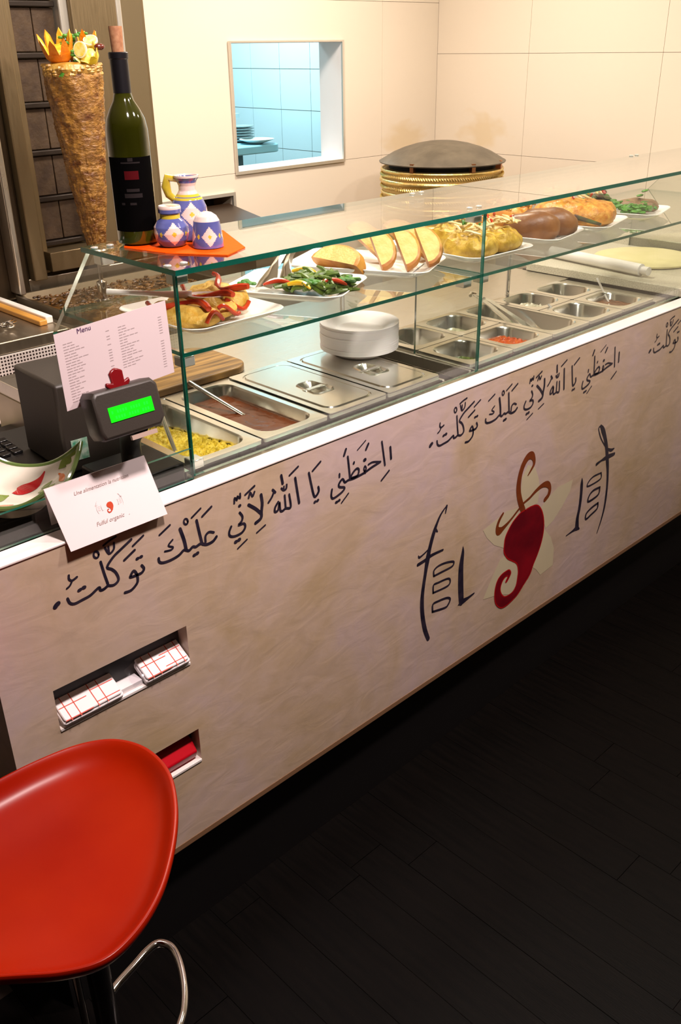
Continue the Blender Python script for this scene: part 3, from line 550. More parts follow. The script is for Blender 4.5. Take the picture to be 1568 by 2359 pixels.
t = thing('cutting_board', 'brown striped wooden cutting board behind the sauce pans', 'board', (1.08, .55, 1.034))
M().prism(rrect(.856, .446, 1.305, .665, .055, 8), 1.0332, 1.050).build('board', WOOD, t, bevel=.003)
fm = M().lathe([(.055, 0), (.060, .0005), (.075, .012), (.094, .0185), (.096, .0185), (.0958, .0125), (.0940, .0130), (.0765, .0090), (.062, -.0025), (.054, -.0025)][::-1], (0, 0, 0), 40).build('foam_plate', FOAM)
for k in range(11):
    o = fm if k == 0 else fm.copy()
    if k: COL.objects.link(o)
    o.location = (1.552 + R.uniform(-.001, .001), .338, 1.0478 + k * .0056)
    tag(o, 'white foam plate within the stack beside the lidded pans' if k < 10 else 'topmost white foam plate, its inside in view, beside the lidded pans', 'plate', 'foam plates in a stack')

# ================================================================ GLASS DISPLAY
def pane(name, polyfn, mats=None, parent=None): pass
gc = thing('display_case', 'glass display case with a shelf running along the counter top', 'display case', (2.0, .2, 1.035))
def slab(name, x0, y0, z0, x1, y1, z1, thin):
    # glass slab: the two large faces are clear, the four rims green
    m = M(); vs = [(x, y, z) for z in (z0, z1) for y in (y0, y1) for x in (x0, x1)]
    F = {'z': [(0, 2, 3, 1), (4, 5, 7, 6)], 'y': [(0, 1, 5, 4), (2, 6, 7, 3)], 'x': [(0, 4, 6, 2), (1, 3, 7, 5)]}
    for k in 'xyz': m.mat(0 if k == thin else 1).add(vs, F[k])
    m2 = M()
    return m.build(name, [GLASS, GLASSEDGE], gc, smooth=False)
slab('top_pane', .838, .042, 1.391, 3.10, .335, 1.400, 'z')
slab('front_pane', .842, .050, 1.036, 1.650, .057, 1.3905, 'y')
slab('front_pane', 1.653, .050, 1.036, 3.10, .057, 1.3905, 'y')
slab('shelf_pane', .852, .060, 1.250, 1.662, .480, 1.257, 'z')
slab('shelf_pane', 1.668, .060, 1.250, 3.095, .480, 1.257, 'z')
def trap(name, x):
    a = [(.058, 1.036), (.50, 1.036), (.50, 1.21), (.325, 1.390), (.058, 1.390)] if name == 'end_pane' else [(.058, 1.036), (.25, 1.036), (.25, 1.249), (.058, 1.249)]
    m = M(); n = len(a); vs = [(x, y, z) for y, z in a] + [(x + (.009 if x < 1 else .006), y, z) for y, z in a]
    m.add(vs, [tuple(reversed(range(n))), tuple(range(n, 2 * n))]); m.mat(1).add(vs, [(i, (i + 1) % n, n + (i + 1) % n, n + i) for i in range(n)])
    m.build(name, [GLASS, GLASSEDGE], gc, smooth=False)
trap('end_pane', .842); trap('divider_pane', 1.6535); trap('end_pane', 3.094)
CLAMP = mat('clear_clamp', (.75, .74, .68), .12, .55)
for x, y, z in ((.862, .075, 1.380), (.862, .30, 1.380), (1.64, .075, 1.380), (1.72, .31, 1.380), (2.75, .33, 1.380), (.862, .075, 1.240), (1.628, .085, 1.240), (1.69, .085, 1.240), (2.70, .10, 1.240), (3.08, .3, 1.240), (.862, .075, 1.05)):
    q = M().box(x - .013, y - .013, z - .009, x + .013, y + .013, z + .0085)
    if z > 1.3: q.lathe([(.006, 0), (.0075, .001), (.006, .003)], (x - .016, y, 1.4005), 12).lathe([(.006, 0), (.0075, .001), (.006, .003)], (x + .016, y, 1.4005), 12)
    q.build('clamp', CLAMP, gc, bevel=.002)
for x in (.93, 1.60, 2.3):
    M().lathe([(.008, 1.034), (.006, 1.036), (.006, 1.246), (.012, 1.250)], (x, .445, 0), 12).build('shelf_leg', CHROME, gc)
# low splash glass left of the case
o = M(); vs = [(x, y, z) for z in (1.0352, 1.092) for y in (.044, .050) for x in (.43, .838)]
o.add(vs, [(0, 1, 5, 4), (2, 6, 7, 3)]); o.mat(1).add(vs, [(0, 2, 3, 1), (4, 5, 7, 6), (0, 4, 6, 2), (1, 3, 7, 5)])
tag(o.build('splash_guard', [GLASS, GLASSEDGE], smooth=False, loc=(.63, .047, 1.0355)), 'low clear glass strip behind the tent card', 'glass guard')

# ---------------------------------------------------------------- platters and food on the shelf
def platter(cx, cy, w, d, rz, label):
    t = thing('platter', label, 'platter', (cx, cy, 1.2575), 'white rectangular platters on the glass shelf')
    T = TR((cx, cy, 1.2578), rz)
    def rr(s, z, r, lift=0.):
        out = []
        for x, y in rrect(-w / 2 + s, -d / 2 + s, w / 2 - s, d / 2 - s, r, 5):
            k = max(0, abs(x) / (w / 2) + abs(y) / (d / 2) - 1.25) * lift; out.append((x, y, z + k))
        return out
    M().loft([rr(.045, 0, .02), rr(.035, .0, .025), rr(.012, .009, .03, .005), rr(0, .015, .03, .008), rr(.0015, .0165, .03, .008), rr(.005, .0145, .03, .008), rr(.034, .006, .025), rr(.05, .0045, .02)], T=T).build('dish', WHITE, t)
    return T
EGG = mat('egg_bake', (.52, .27, .02), .5, c2=(.68, .46, .10), sc=55, bump=.6, bsc=130)
PEPR = mat('red_pepper', (.38, .016, .005), .25, c2=(.52, .05, .01), sc=40)
GREEN = mat('green_veg', (.045, .085, .012), .35, c2=(.14, .22, .03), sc=50)
HERB = mat('fresh_herb', (.03, .14, .012), .4, c2=(.08, .26, .03), sc=60)
CRUST = mat('golden_crust', (.38, .12, .010), .42, c2=(.62, .30, .045), sc=22, bump=.3, bsc=80)
CRUMB = mat('bread_crumb', (.72, .48, .14), .6, c2=(.80, .58, .22), sc=80, bump=.4, bsc=200)
BROWNB = mat('brown_crust', (.15, .05, .012), .4, c2=(.27, .11, .03), sc=18, bump=.3, bsc=60)
ORNG = mat('orange_topping', (.50, .17, .015), .4, c2=(.66, .34, .05), sc=60, bump=.6, bsc=140)
DKLEAF = mat('dark_leaf', (.05, .012, .008), .4, c2=(.04, .09, .01), sc=30)
MEATB = mat('grey_brown_patty', (.17, .09, .045), .5, c2=(.26, .15, .08), sc=60, bump=.5, bsc=160)
def lump(w, d, h, T, seed=0, fr=30., amp=.004, sq=2.6, nx=22, prof=None, taper=.0):
    # soft-edged slab of food: a superellipse dome on its own base
    m = M(); rings = []
    n = 36; ks = [(.84, 0), (.97, .16), (1.0, .38), (.96, .62), (.86, .80), (.70, .92), (.48, .99), (.26, 1.02), (.08, 1.03)]
    for s, zz in ks:
        r_ = []
        for i in range(n):
            a = 2 * PI * i / n; c, s_ = math.cos(a), math.sin(a)
            k = (abs(c) ** sq + abs(s_) ** sq) ** (-1 / sq)
            x, y = w / 2 * k * c * s, d / 2 * k * s_ * s
            q = noise.noise(Vector((x * fr + seed, y * fr, zz * 2 + seed)))
            r_.append((x * (1 + q * amp * 12), y * (1 + q * amp * 12), h * zz + (amp * q * 2 if zz > .2 else 0) - taper * y))
        rings.append(r_)
    return m.loft(rings, T=T)
def bits(m, n, w, d, z, T, rr, ln, seed, sq=True):
    Q = random.Random(seed)
    for i in range(n):
        x, y = Q.uniform(-w / 2, w / 2), Q.uniform(-d / 2, d / 2)
        if (2 * x / w) ** 2 + (2 * y / d) ** 2 > 1: continue
        a = Q.uniform(0, 2 * PI); l = ln * Q.uniform(.5, 1.1); h = z + Q.uniform(0, .012) + .01 * (1 - (2 * x / w) ** 2)
        p = [(x + l * t * math.cos(a + b), y + l * t * math.sin(a + b), h + .004 * math.sin(t * 3)) for t, b in ((-.5, 0), (-.15, .3), (.15, -.2), (.5, .1))]
        m.tube(p, [rr * .6, rr, rr, rr * .5], 6, T)
    return m

# platter 1: egg slices with red pepper
T = platter(1.010, .222, .228, .250, .02, 'white platter of egg slices with red pepper at the left end of the shelf')
SL = [(-.055, -.012, .3), (.005, .003, .1), (.062, .02, -.15)]
for i, (x, y, a) in enumerate(SL):
    L = ['egg bake slice with red pepper strips at the left of its platter', 'egg bake slice with a looping red pepper strip in the middle of its platter', 'egg bake slice with red bits at the right end of its platter'][i]
    t = thing('egg_slice', L, 'egg slice', T @ Vector((x, y, .008)), 'egg slices on the left platter')
    T2 = T @ TR((x, y, .007 + .004 * i), a, 0, -.12)
    lump(.080, .160, .030, T2, i, 40, .004).build('slice', EGG, t)
    q = M()
    for k, (px, ph) in enumerate(((-.006 + .01 * i, 1.1 * i),)):
        q.tube([T2 @ Vector((px + .017 * math.sin(u * 6 + ph), -.070 + .135 * u, .033 + .004 * math.sin(u * 6 + i))) for u in [j / 12 for j in range(13)]], [.0055 + .0015 * math.sin(j) for j in range(13)], 8)
    q.tube([T2 @ Vector((-.03 + .05 * u, -.078 - .004 * math.sin(3 * u), .016 + .014 * math.sin(4 * u + i))) for u in [j / 8 for j in range(9)]], .004, 8)
    q.build('pepper_strip', PEPR, t)
# serving spoon over platter 1
t = thing('platter_spoon', 'white serving spoon resting across the egg slices', 'spoon', (.93, .27, 1.285))
M().tube([(.880, .335, 1.312), (.91, .305, 1.310), (.95, .27, 1.306), (1.00, .235, 1.300)], [.006, .005, .005, .009], 10).build('handle', WHITE, t)
M().lathe([(.004, -.008), (.020, -.007), (.028, .002), (.026, .003), (.018, -.004), (.004, -.005)], n=20, T=TR((1.018, .212, 1.300), -.9) @ Matrix.Diagonal((1.4, .85, 1, 1))).build('bowl', WHITE, t)

# platter 2: green bean salad with tongs
T = platter(1.268, .243, .212, .262, .47, 'white platter of green bean salad, second from the left')
T = T @ Matrix.Rotation(-PI / 2, 4, 'Z')
bits(bits(M(), 150, .16, .125, .012, T @ TR((.040, -.005, 0)), .0052, .055, 3), 60, .11, .08, .020, T @ TR((.045, -.005, 0)), .005, .05, 8).build('bean_salad', GREEN)
tag(bpy.data.objects['bean_salad'], 'tangle of green beans on the second platter', 'beans', None, 'stuff')
vg = [(-.010, -.070, .3, 'pepper_slice', 'orange red pepper strip at the front edge of the bean salad', PEPR), (.095, -.040, .2, 'pepper_slice', 'orange red pepper strip on the right side of the bean salad', PEPR), (.0, .045, .1, 'pepper_slice', 'yellow pepper strip behind the bean salad', mat('yellow_pepper', (.75, .45, .02), .2)), (.035, -.078, -.2, 'pepper_slice', 'yellow pepper strip at the front of the bean salad', MATS['yellow_pepper'])]
for x, y, a, nm, lb, mt in vg:
    tag(M().tube([T @ TR((x, y, .026), a) @ Vector((-.03 + .06 * u, .012 * math.sin(PI * u), .006 * math.sin(PI * u) + .004)) for u in [j / 8 for j in range(9)]], [.002, .004, .005, .0055, .0055, .0055, .005, .004, .002], 8).build(nm, mt, loc=T @ Vector((x, y, .026))), lb, 'pepper', 'pepper strips in the bean salad')
def sprig(x, y, z, label, T, s=.016, mt=None):
    m = M(); Q = random.Random(int(x * 999))
    for i in range(9):
        a = i * 2.4; r_ = s * (.3 + .08 * i)
        m.ball((x + r_ * math.cos(a), y + r_ * math.sin(a), z + s * .3 * Q.random()), (s * .42, s * .34, s * .22), 8, T)
    tag(m.build('herb_sprig', mt or HERB, loc=T @ Vector((x, y, z))), label, 'herb', 'herb sprigs on the platters')
sprig(.118, -.005, .032, 'bright green parsley sprig at the right edge of the bean platter', T, .02)
sprig(-.105, -.02, .014, 'parsley sprig alone at the left end of the bean platter', T, .018)
sprig(.055, -.055, .034, 'parsley sprig on top of the green beans near their front', T, .017)
t = thing('salad_tongs', 'steel salad tongs lying on the left of the bean platter', 'tongs', T @ Vector((-.04, .03, .02)))
for s in (-1, 1):
    q = M(); p = [(-.065 + s * .004, .175, .058), (-.06 + s * .010, .10, .050), (-.050 + s * .014, .04, .036), (-.035 + s * .022, -.01, .020), (-.03 + s * .024, -.045, .012)]
    q.loft([[tuple(T @ Vector((c[0] + dx * wd, c[1], c[2] + dz))) for dx, dz in ((-1, .002), (0, .006), (1, .002), (0, 0))] for c, wd in zip(p, (.006, .008, .010, .020, .018))])
    q.build('arm', CHROME, t)

# platter 3: half-moon bread pieces
T = platter(1.526, .288, .205, .335, .45, 'white platter of cut flatbread, third from the left')
def bread(w, h, th, T2, label, i):
    t = thing('bread_piece', label, 'bread', T2 @ Vector((0, 0, 0)), 'cut flatbread pieces on the third platter')
    # half-moon: flat cut side along -z edge; built as a puffed half disc
    n = 18; rings = []
    prof = [(-1, .84), (-.80, .95), (0, 1.0), (.80, .95), (1, .84)]
    for yy, s in prof:
        r_ = []
        for k in range(n + 1):
            a = PI * k / n; nn = 1 + .03 * noise.noise(Vector((k * .7, i * 3, yy)))
            r_.append((w / 2 * math.cos(a) * s * nn, yy * th / 2, h * math.sin(a) ** .85 * s * nn + .002))
        rings.append(r_)
    o = M()
    o.loft(rings, False, False, T=T2); o.mat(1)
    o.add([T2 @ Vector(p) for p in rings[0]], [tuple(reversed(range(n + 1)))]); o.add([T2 @ Vector(p) for p in rings[-1]], [tuple(range(n + 1))])
    ob = o.build('loaf', [CRUST, CRUMB], t)
    return t
def Bm(x, y, z, rz, ry, rx): return T @ (Matrix.Translation((x, y, z)) @ Matrix.Rotation(rz, 4, 'Z') @ Matrix.Rotation(rx, 4, 'X') @ Matrix.Rotation(ry, 4, 'Y'))
def BW(p, zr, h, ln, th, lean, label, i):
    T2 = Matrix.Translation(p) @ Matrix.Rotation(zr, 4, 'Z') @ Matrix.Rotation(lean, 4, 'X')
    bread(ln, h, th, T2, label, i)
def BP(F, P, e2, th, bul, label, i):
    F, P, e2 = Vector(F), Vector(P), Vector(e2); e1 = (P - F).normalized(); e2 = (e2 - e1 * e2.dot(e1)).normalized(); e3 = e1.cross(e2)
    T2 = Matrix((e1, e3, e2)).transposed().to_4x4(); T2.translation = (F + P) / 2
    bread((P - F).length, bul, th, T2, label, i)
BP((1.436, .218, 1.2755), (1.436, .372, 1.2755), (.72, 0, .62), .036, .050, 'golden flatbread piece lying flat at the left of its platter', 0)
SLO = Vector((.028, .072, .072))
for i, (f_, lb) in enumerate((((1.490, .205, 1.270), 'flatbread piece leaning just right of the one lying flat'), ((1.530, .168, 1.270), 'flatbread piece in the middle of the leaning row'), ((1.583, .150, 1.270), 'flatbread piece at the right end of the front row'))):
    BP(f_, Vector(f_) + SLO, (.78, -.25, .45), .024, .046, lb, i + 1)
BP((1.560, .275, 1.272), (1.545, .375, 1.335), (.6, -.2, .6), .03, .045, 'browned flatbread piece behind the middle of the front row', 4)
BP((1.640, .205, 1.272), (1.610, .320, 1.335), (.6, -.2, .6), .03, .045, 'browned flatbread piece at the back right of its platter', 5)
tag(M().prism(rrect(-.07, -.12, .075, .125, .004), .0068, .0078, T=T).build('paper_napkin', mat('napkin_white', (.85, .82, .8), .8), loc=T @ Vector((0, 0, .0068))), 'white paper napkin under the flatbread', 'napkin')

# platter 4: noodle frittata squares
YEL = mat('frittata', (.36, .20, .008), .45, c2=(.60, .40, .05), sc=45, bump=.6, bsc=120)
T = platter(1.815, .252, .236, .30, -.02, 'white platter of yellow omelette pieces, right of the case divider')
for i, (x, y, a, z) in enumerate(((-.040, -.070, .20, .008), (.060, -.065, .05, .010), (.01, .025, .15, .012))):
    L = ['yellow omelette square at the front left of its platter', 'yellow omelette square at the front right of its platter', 'yellow omelette square behind the two front ones'][i]
    t = thing('omelette_piece', L, 'omelette', T @ Vector((x, y, z)), 'omelette pieces on the fourth platter')
    T2 = T @ TR((x, y, z), a)
    lump(.108, .115, .046, T2, i * 7, 55, .006, 4).build('piece', YEL, t)
    bits(M(), 26, .085, .085, .052, T2, .0032, .04, 30 + i).build('noodle_strands', mat('noodle', (.72, .52, .22), .3, c2=(.82, .66, .36), sc=30), t)
    bits(M(), 7, .085, .085, .056, T2, .0035, .016, 50 + i).build('pepper_bits', PEPR if i else HERB, t)
sprig(.085, .0, .075, 'green herb sprig on the right of the yellow omelette', T, .016)
sprig(-.01, -.03, .075, 'grey green herb sprig on the front omelette square', T, .014, GREEN)

# platter 5: brown rolls with orange topping
T = platter(2.072, .262, .212, .30, .20, 'white platter of brown stuffed rolls in the right part of the shelf')
for i, (x, y, a, l) in enumerate(((-.045, -.055, .5, .15), (.035, -.065, .35, .16), (-.07, .045, .7, .14))):
    L = ['brown baked roll at the front left of the fifth platter', 'brown baked roll at the front right of the fifth platter', 'orange brown baked roll at the back of the fifth platter'][i]
    t = thing('baked_roll', L, 'roll', T @ Vector((x, y, .012)), 'rolls on the fifth platter')
    lump(.085, l, .062, T @ TR((x, y, .010), a), i * 5, 18, .003, 2.1).build('crust', BROWNB if i < 2 else CRUST, t)
q = bits(lump(.13, .13, .06, T @ TR((.045, .05, .010)), 3, 45, .007, 2.2), 60, .13, .13, .058, T @ TR((.045, .05, 0)), .004, .03, 77)
tag(q.build('grated_topping', ORNG, loc=T @ Vector((.045, .05, .01))), 'orange mound of shredded filling behind the brown rolls', 'filling', None, 'stuff')
for i, (x, y) in enumerate(((.02, .07), (-.005, .045), (.07, .02))):
    tag(M().ball(T @ Vector((x, y, .083)), (.007, .006, .006), 10).build('red_berry', PEPR, loc=T @ Vector((x, y, .083))), ['red berry at the top of the orange filling', 'red berry on the left slope of the orange filling', 'red berry on the right slope of the orange filling'][i], 'berry', 'berries on the filling')

# platter 6: orange omelette
T = platter(2.303, .256, .218, .28, .25, 'white platter with one large orange brown omelette')
t = thing('baked_omelette', 'large orange brown omelette on the sixth platter', 'omelette', T @ Vector((0, -.01, .01)))
T2 = T @ TR((0, -.012, .009), .15)
lump(.175, .225, .060, T2, 2, 40, .005, 2.8).build('omelette', ORNG, t)
bits(M(), 40, .14, .17, .066, T2, .003, .035, 91).build('onion_strands', MATS['noodle'], t)
bits(M(), 10, .12, .15, .068, T2, .004, .018, 95).build('pepper_bits', PEPR, t)
M().tube([T2 @ Vector((-.10, -.09, .015)), T2 @ Vector((-.093, -.02, .030)), T2 @ Vector((-.098, .05, .020))], [.004, .007, .004], 8).build('dark_rind', DKLEAF, t)

# platter 7: salad and patties
T = platter(2.548, .255, .195, .285, .28, 'white platter of green salad and brown patty, farthest right')
q = bits(M(), 130, .14, .22, .014, T @ TR((-.01, 0, 0)), .006, .035, 12); Q = random.Random(5)
for i in range(50):
    x, y = Q.uniform(-.07, .06), Q.uniform(-.10, .10); q.ball((x, y, .016 + Q.random() * .03), (.014, .011, .004), 8, T @ TR((0, 0, 0), 0, Q.uniform(-.3, .3)))
tag(q.build('green_salad', HERB, loc=T @ Vector((0, 0, .01))), 'loose bright green salad leaves on the farthest platter', 'salad', None, 'stuff')
q = M()
for i in range(26):
    x, y = Q.uniform(-.08, .0), Q.uniform(.02, .12); q.ball((x, y, .03 + Q.random() * .022), (.018, .013, .005), 8, T @ TR((0, 0, 0), 0, Q.uniform(-.3, .3)))
tag(q.build('dark_lettuce', DKLEAF, loc=T @ Vector((-.05, .05, .02))), 'dark red lettuce leaves at the back left of the farthest platter', 'lettuce', None, 'stuff')
t = thing('meat_patty', 'grey brown patty at the right end of the farthest platter', 'patty', T @ Vector((.06, -.05, .02)))
lump(.085, .12, .030, T @ TR((.030, -.055, .012), .2), 4, 30, .003, 2.4).build('patty', MEATB, t)

# ================================================================ ON TOP OF THE GLASS
tn = tag(M().prism([(.883, .262), (.905, .165), (.965, .070), (1.028, .100), (1.105, .262), (1.085, .300), (1.0, .335), (.93, .325)], 1.4006, 1.4022).build('orange_napkin', mat('orange_cloth', (.88, .085, .0), .85, spec=.1, bump=.4, bsc=120), smooth=False, loc=(.99, .2, 1.4006)), 'bright orange napkin under the bottle on the glass top', 'napkin')
Z0 = 1.4026
t = thing('wine_bottle', 'dark green wine bottle with a cork, standing on the orange napkin', 'bottle', (.925, .278, Z0))
c = (.925, .278, Z0)
BG = mat('bottle_glass', (.022, .024, .001), .05, c2=(.052, .056, .003), sc=8, spec=.8, coat=.8, trans=.25)
M().lathe([(.030, 0), (.0355, .003), (.0365, .01), (.0365, .175), (.036, .19), (.033, .207), (.026, .222), (.018, .235), (.0145, .247), (.0138, .262), (.0140, .30), (.0155, .301), (.0155, .306), (.0135, .307)], c, 40).build('glass_body', BG, t)
M().lathe([(.0150, .225 + .022), (.0149, .298), (.0162, .2995), (.0164, .3075), (.0150, .309)], c, 32).build('foil', mat('black_foil', (.008, .007, .009), .35), t)
M().lathe([(.0098, .3085), (.0112, .345), (.0108, .347)], c, 24).build('cork', mat('cork', (.38, .16, .07), .7, c2=(.5, .25, .12), sc=160), t)
def cyl_patch(m, c, r, a0, a1, z0, z1, n=14):
    return m.grid(n, 1, lambda u, v: (c[0] + r * math.cos(a0 + (a1 - a0) * u), c[1] + r * math.sin(a0 + (a1 - a0) * u), c[2] + z0 + (z1 - z0) * v))
va = math.atan2(-1.2 - c[1], 0 - c[0])
lp = cyl_patch(M(), c, .0368, va - 1.25, va + 1.25, .025, .148).build('label_panel', mat('black_label', (.0012, .001, .001), .8, spec=.03), t)
q = M(); cyl_patch(q, c, .0371, va - .33, va + .33, .112, .126); q.build('red_mark', mat('label_red', (.07, .002, .004), .9, spec=.1), lp)
q = M()
for a0, a1, z0, z1 in ((-.45, .45, .138, .1405), (-.12, .12, .1415, .147), (-.42, .42, .082, .089), (-.3, .3, .092, .097), (-.62, -.45, .070, .074), (-.2, .1, .070, .074)): cyl_patch(q, c, .0371, va + a0, va + a1, z0, z1)
q.build('label_print', mat('label_grey', (.018, .014, .014), .9, spec=.1), lp)

# glazed blue and white jugs and shaker
BLUE = mat('blue_glaze', (.085, .10, .30), .12, c2=(.12, .135, .36), sc=30, coat=.6)
PINKW = mat('pinkish_white_glaze', (.78, .60, .54), .14, coat=.6)
YGL = mat('yellow_glaze', (.60, .46, .04), .15, coat=.6)
def glazed(t, prof, c, bands, dia, n=40, zc=.03, hh=.018):
    # prof: (r, z) list; bands: z-intervals painted in other glazes; diamonds painted round the belly
    m = M(); fine = []
    for (r0, z0), (r1, z1) in zip(prof, prof[1:]):
        k = max(1, int(abs(z1 - z0) / .0012))
        for i in range(k): fine.append((r0 + (r1 - r0) * i / k, z0 + (z1 - z0) * i / k))
    fine.append(prof[-1]); N = 96; b = 0
    for r, z in fine: m.v += [(c[0] + r * math.cos(2 * PI * i / N), c[1] + r * math.sin(2 * PI * i / N), c[2] + z) for i in range(N)]
    va = math.atan2(-1.2 - c[1], -c[0])
    for k in range(len(fine) - 1):
        zc_ = (fine[k][1] + fine[k + 1][1]) / 2
        for i in range(N):
            j = (i + 1) % N; mi = 0
            for z0, z1, mm in bands:
                if z0 <= zc_ < z1: mi = mm
            if not mi:
                ph = ((2 * PI * (i + .5) / N - va + PI / 4 - .15) % (PI / 2)) - PI / 4
                q_ = abs(ph) / dia + abs(zc_ - zc) / hh
                if q_ < 1: mi = 1
                if q_ < .24: mi = 2
                if abs(abs(ph) - PI / 4) / .12 + abs(zc_ - zc) / .005 < 1: mi = 2
            m.f.append([k * N + i, k * N + j, (k + 1) * N + j, (k + 1) * N + i]); m.m.append(mi)
    m.f.append([N * (len(fine) - 1) + i for i in range(N)]); m.m.append(1)
    m.f.append([i for i in reversed(range(N))]); m.m.append(0)
    return m.build('body', [BLUE, PINKW, YGL], t)
c = (.948, .205, Z0)
t = thing('small_jar', 'small round blue glazed jar with white diamonds, left of the cruet', 'jar', c)
glazed(t, [(.018, 0), (.022, .002), (.0285, .012), (.0312, .024), (.0300, .034), (.0240, .043), (.0175, .048), (.0170, .054), (.0175, .057), (.0200, .0575), (.0200, .066), (.0185, .069), (.0150, .0685)], c, [(.0475, .055, 2), (.0635, .08, 1)], .62, zc=.024, hh=.020)
c = (.985, .150, Z0)
t = thing('shaker', 'tapered blue glazed shaker with a sandy dome top, nearest the glass edge', 'shaker', c)
glazed(t, [(.024, 0), (.0275, .001), (.0272, .012), (.0245, .034), (.0228, .045), (.0215, .047), (.018, .053), (.010, .0585), (.004, .060)], c, [(.0455, .08, 1)], .55, zc=.021, hh=.017)
c = (1.008, .232, Z0)
t = thing('cruet_jug', 'tall blue glazed jug with a flared mouth and yellow handle', 'jug', c)
glazed(t, [(.026, 0), (.030, .003), (.0335, .02), (.0345, .04), (.032, .058), (.026, .072), (.0185, .080), (.0150, .086), (.0150, .094), (.0185, .103), (.0225, .108), (.0225, .1115), (.0195, .1115), (.0130, .098), (.011, .09)], c, [(.0705, .0745, 2), (.0765, .080, 2), (.080, .099, 1), (.1085, .12, 1)], .60, zc=.048, hh=.021)
d = Vector((-.68, .73, 0)); cc = Vector(c)
M().tube([cc + d * .016 + Vector((0, 0, .105)), cc + d * .034 + Vector((0, 0, .108)), cc + d * .038 + Vector((0, 0, .092)), cc + d * .034 + Vector((0, 0, .078)), cc + d * .022 + Vector((0, 0, .068))], [.006, .0075, .0085, .007, .006], 10).build('handle', YGL, t)

# ================================================================ TILL CORNER
KEYB = mat('black_gloss', (.008, .007, .007), .2)
t = thing('cash_register', 'dark grey cash register behind the propped menu', 'cash register', (.76, .30, .932))
Tr = TR((.742, .345, 0), -.06)
M().prism([(-.035, -.10), (.085, -.10), (.085, .075), (-.035, .075)], 1.02, 1.192, T=Tr).build('printer_housing', GREYP, t, bevel=.006)
M().prism([(-.28, -.20), (.095, -.20), (.095, .20), (-.28, .20)], .9305, 1.02, T=Tr).build('drawer_body', BLACKP, t, bevel=.004)
q = M()
for i in range(9):
    for j in range(4): q.box(-.26 + i * .024, .06 + j * .024, 1.0205, -.242 + i * .024, .078 + j * .024, 1.026, Tr)
q.build('keypad', KEYB, t, bevel=.001)
M().box(-.02, -.1015, 1.045, .012, -.1003, 1.085, Tr).build('green_sticker', mat('green_white_sticker', (.05, .30, .17), .5, c2=(.5, .6, .5), sc=90), t)
# customer display on its pole, facing the customer
dp = thing('customer_display', 'dark grey customer display with a lit green screen', 'display', (.76, .12, .932))
fx = Vector((.83, -.56, 0)).normalized(); 
cen = Vector((.695, -.010, 1.219)); nrm = Vector((0, -.96, .28)).normalized()
ux = Vector((1, 0, 0)); ux = (ux - nrm * ux.dot(nrm)).normalized(); uz = nrm.cross(ux) * -1
if uz.z < 0: uz = -uz
def DB(u, v, h): return cen + (ux * u + uz * v + nrm * h) * .956
def dbox(m, u0, v0, h0, u1, v1, h1):
    vs = [DB(u, v, h) for h in (h0, h1) for v in (v0, v1) for u in (u0, u1)]
    return m.add(vs, [(0, 2, 3, 1), (4, 5, 7, 6), (0, 1, 5, 4), (2, 6, 7, 3), (0, 4, 6, 2), (1, 3, 7, 5)])
poly = [(-.058, -.040), (.050, -.040), (.061, -.028), (.061, .030), (.052, .040), (-.056, .040), (-.063, .032), (-.063, -.026)]
M().loft([[DB(u * .9, v * .9, -.045) for u, v in poly], [DB(u, v, -.035) for u, v in poly], [DB(u, v, -.004) for u, v in poly], [DB(u * .95, v * .92, .004) for u, v in poly]]).build('housing', GREYP, dp, bevel=.003)
scn = dbox(M(), -.040, -.013, .0042, .041, .011, .0055).build('screen', mat('green_screen', (.0, .2, .0), .3, emit=(.012, 1.0, .010), es=1.05), dp)
q = M()
for r_ in range(2):
    for k in range(14):
        if (k * 7 + r_ * 3) % 5: dbox(q, -.036 + k * .005, -.009 + r_ * .009, .0056, -.0328 + k * .005, -.004 + r_ * .009, .0058)
q.build('screen_digits', mat('screen_dark', (0, .3, .02), .3, emit=(.02, .72, .02), es=1.0), scn)
dbox(M(), -.010, -.050, -.004, .038, -.043, .002).build('name_tag', mat('beige_tag', (.42, .30, .25), .5), dp)
M().tube([DB(.02, -.030, -.022), (.735, .068, 1.14), (.752, .10, 1.10), (.755, .105, .932)], .018, 14).build('pole', BLACKP, dp)
M().box(.70, .066, .9305, .835, .19, 1.06).build('pole_base', BLACKP, dp, bevel=.004)
# red clip shaped like a little hand
q = M(); RP = mat('red_clip', (.16, .004, .006), .25)
poly = [(-.013, 0), (.013, 0), (.022, .010), (.021, .017), (.012, .013), (.013, .030), (.006, .034), (0, .036), (-.007, .033), (-.012, .028), (-.011, .013), (-.021, .016), (-.023, .010)]
q.loft([[DB(u - .006, v + .033, -.008) for u, v in poly], [DB(u - .006, v + .033, -.001) for u, v in poly]])
tag(q.build('paper_clip', RP, loc=DB(0, .034, -.004), bevel=.002), 'small red hand-shaped clip holding the menu on the display', 'clip')
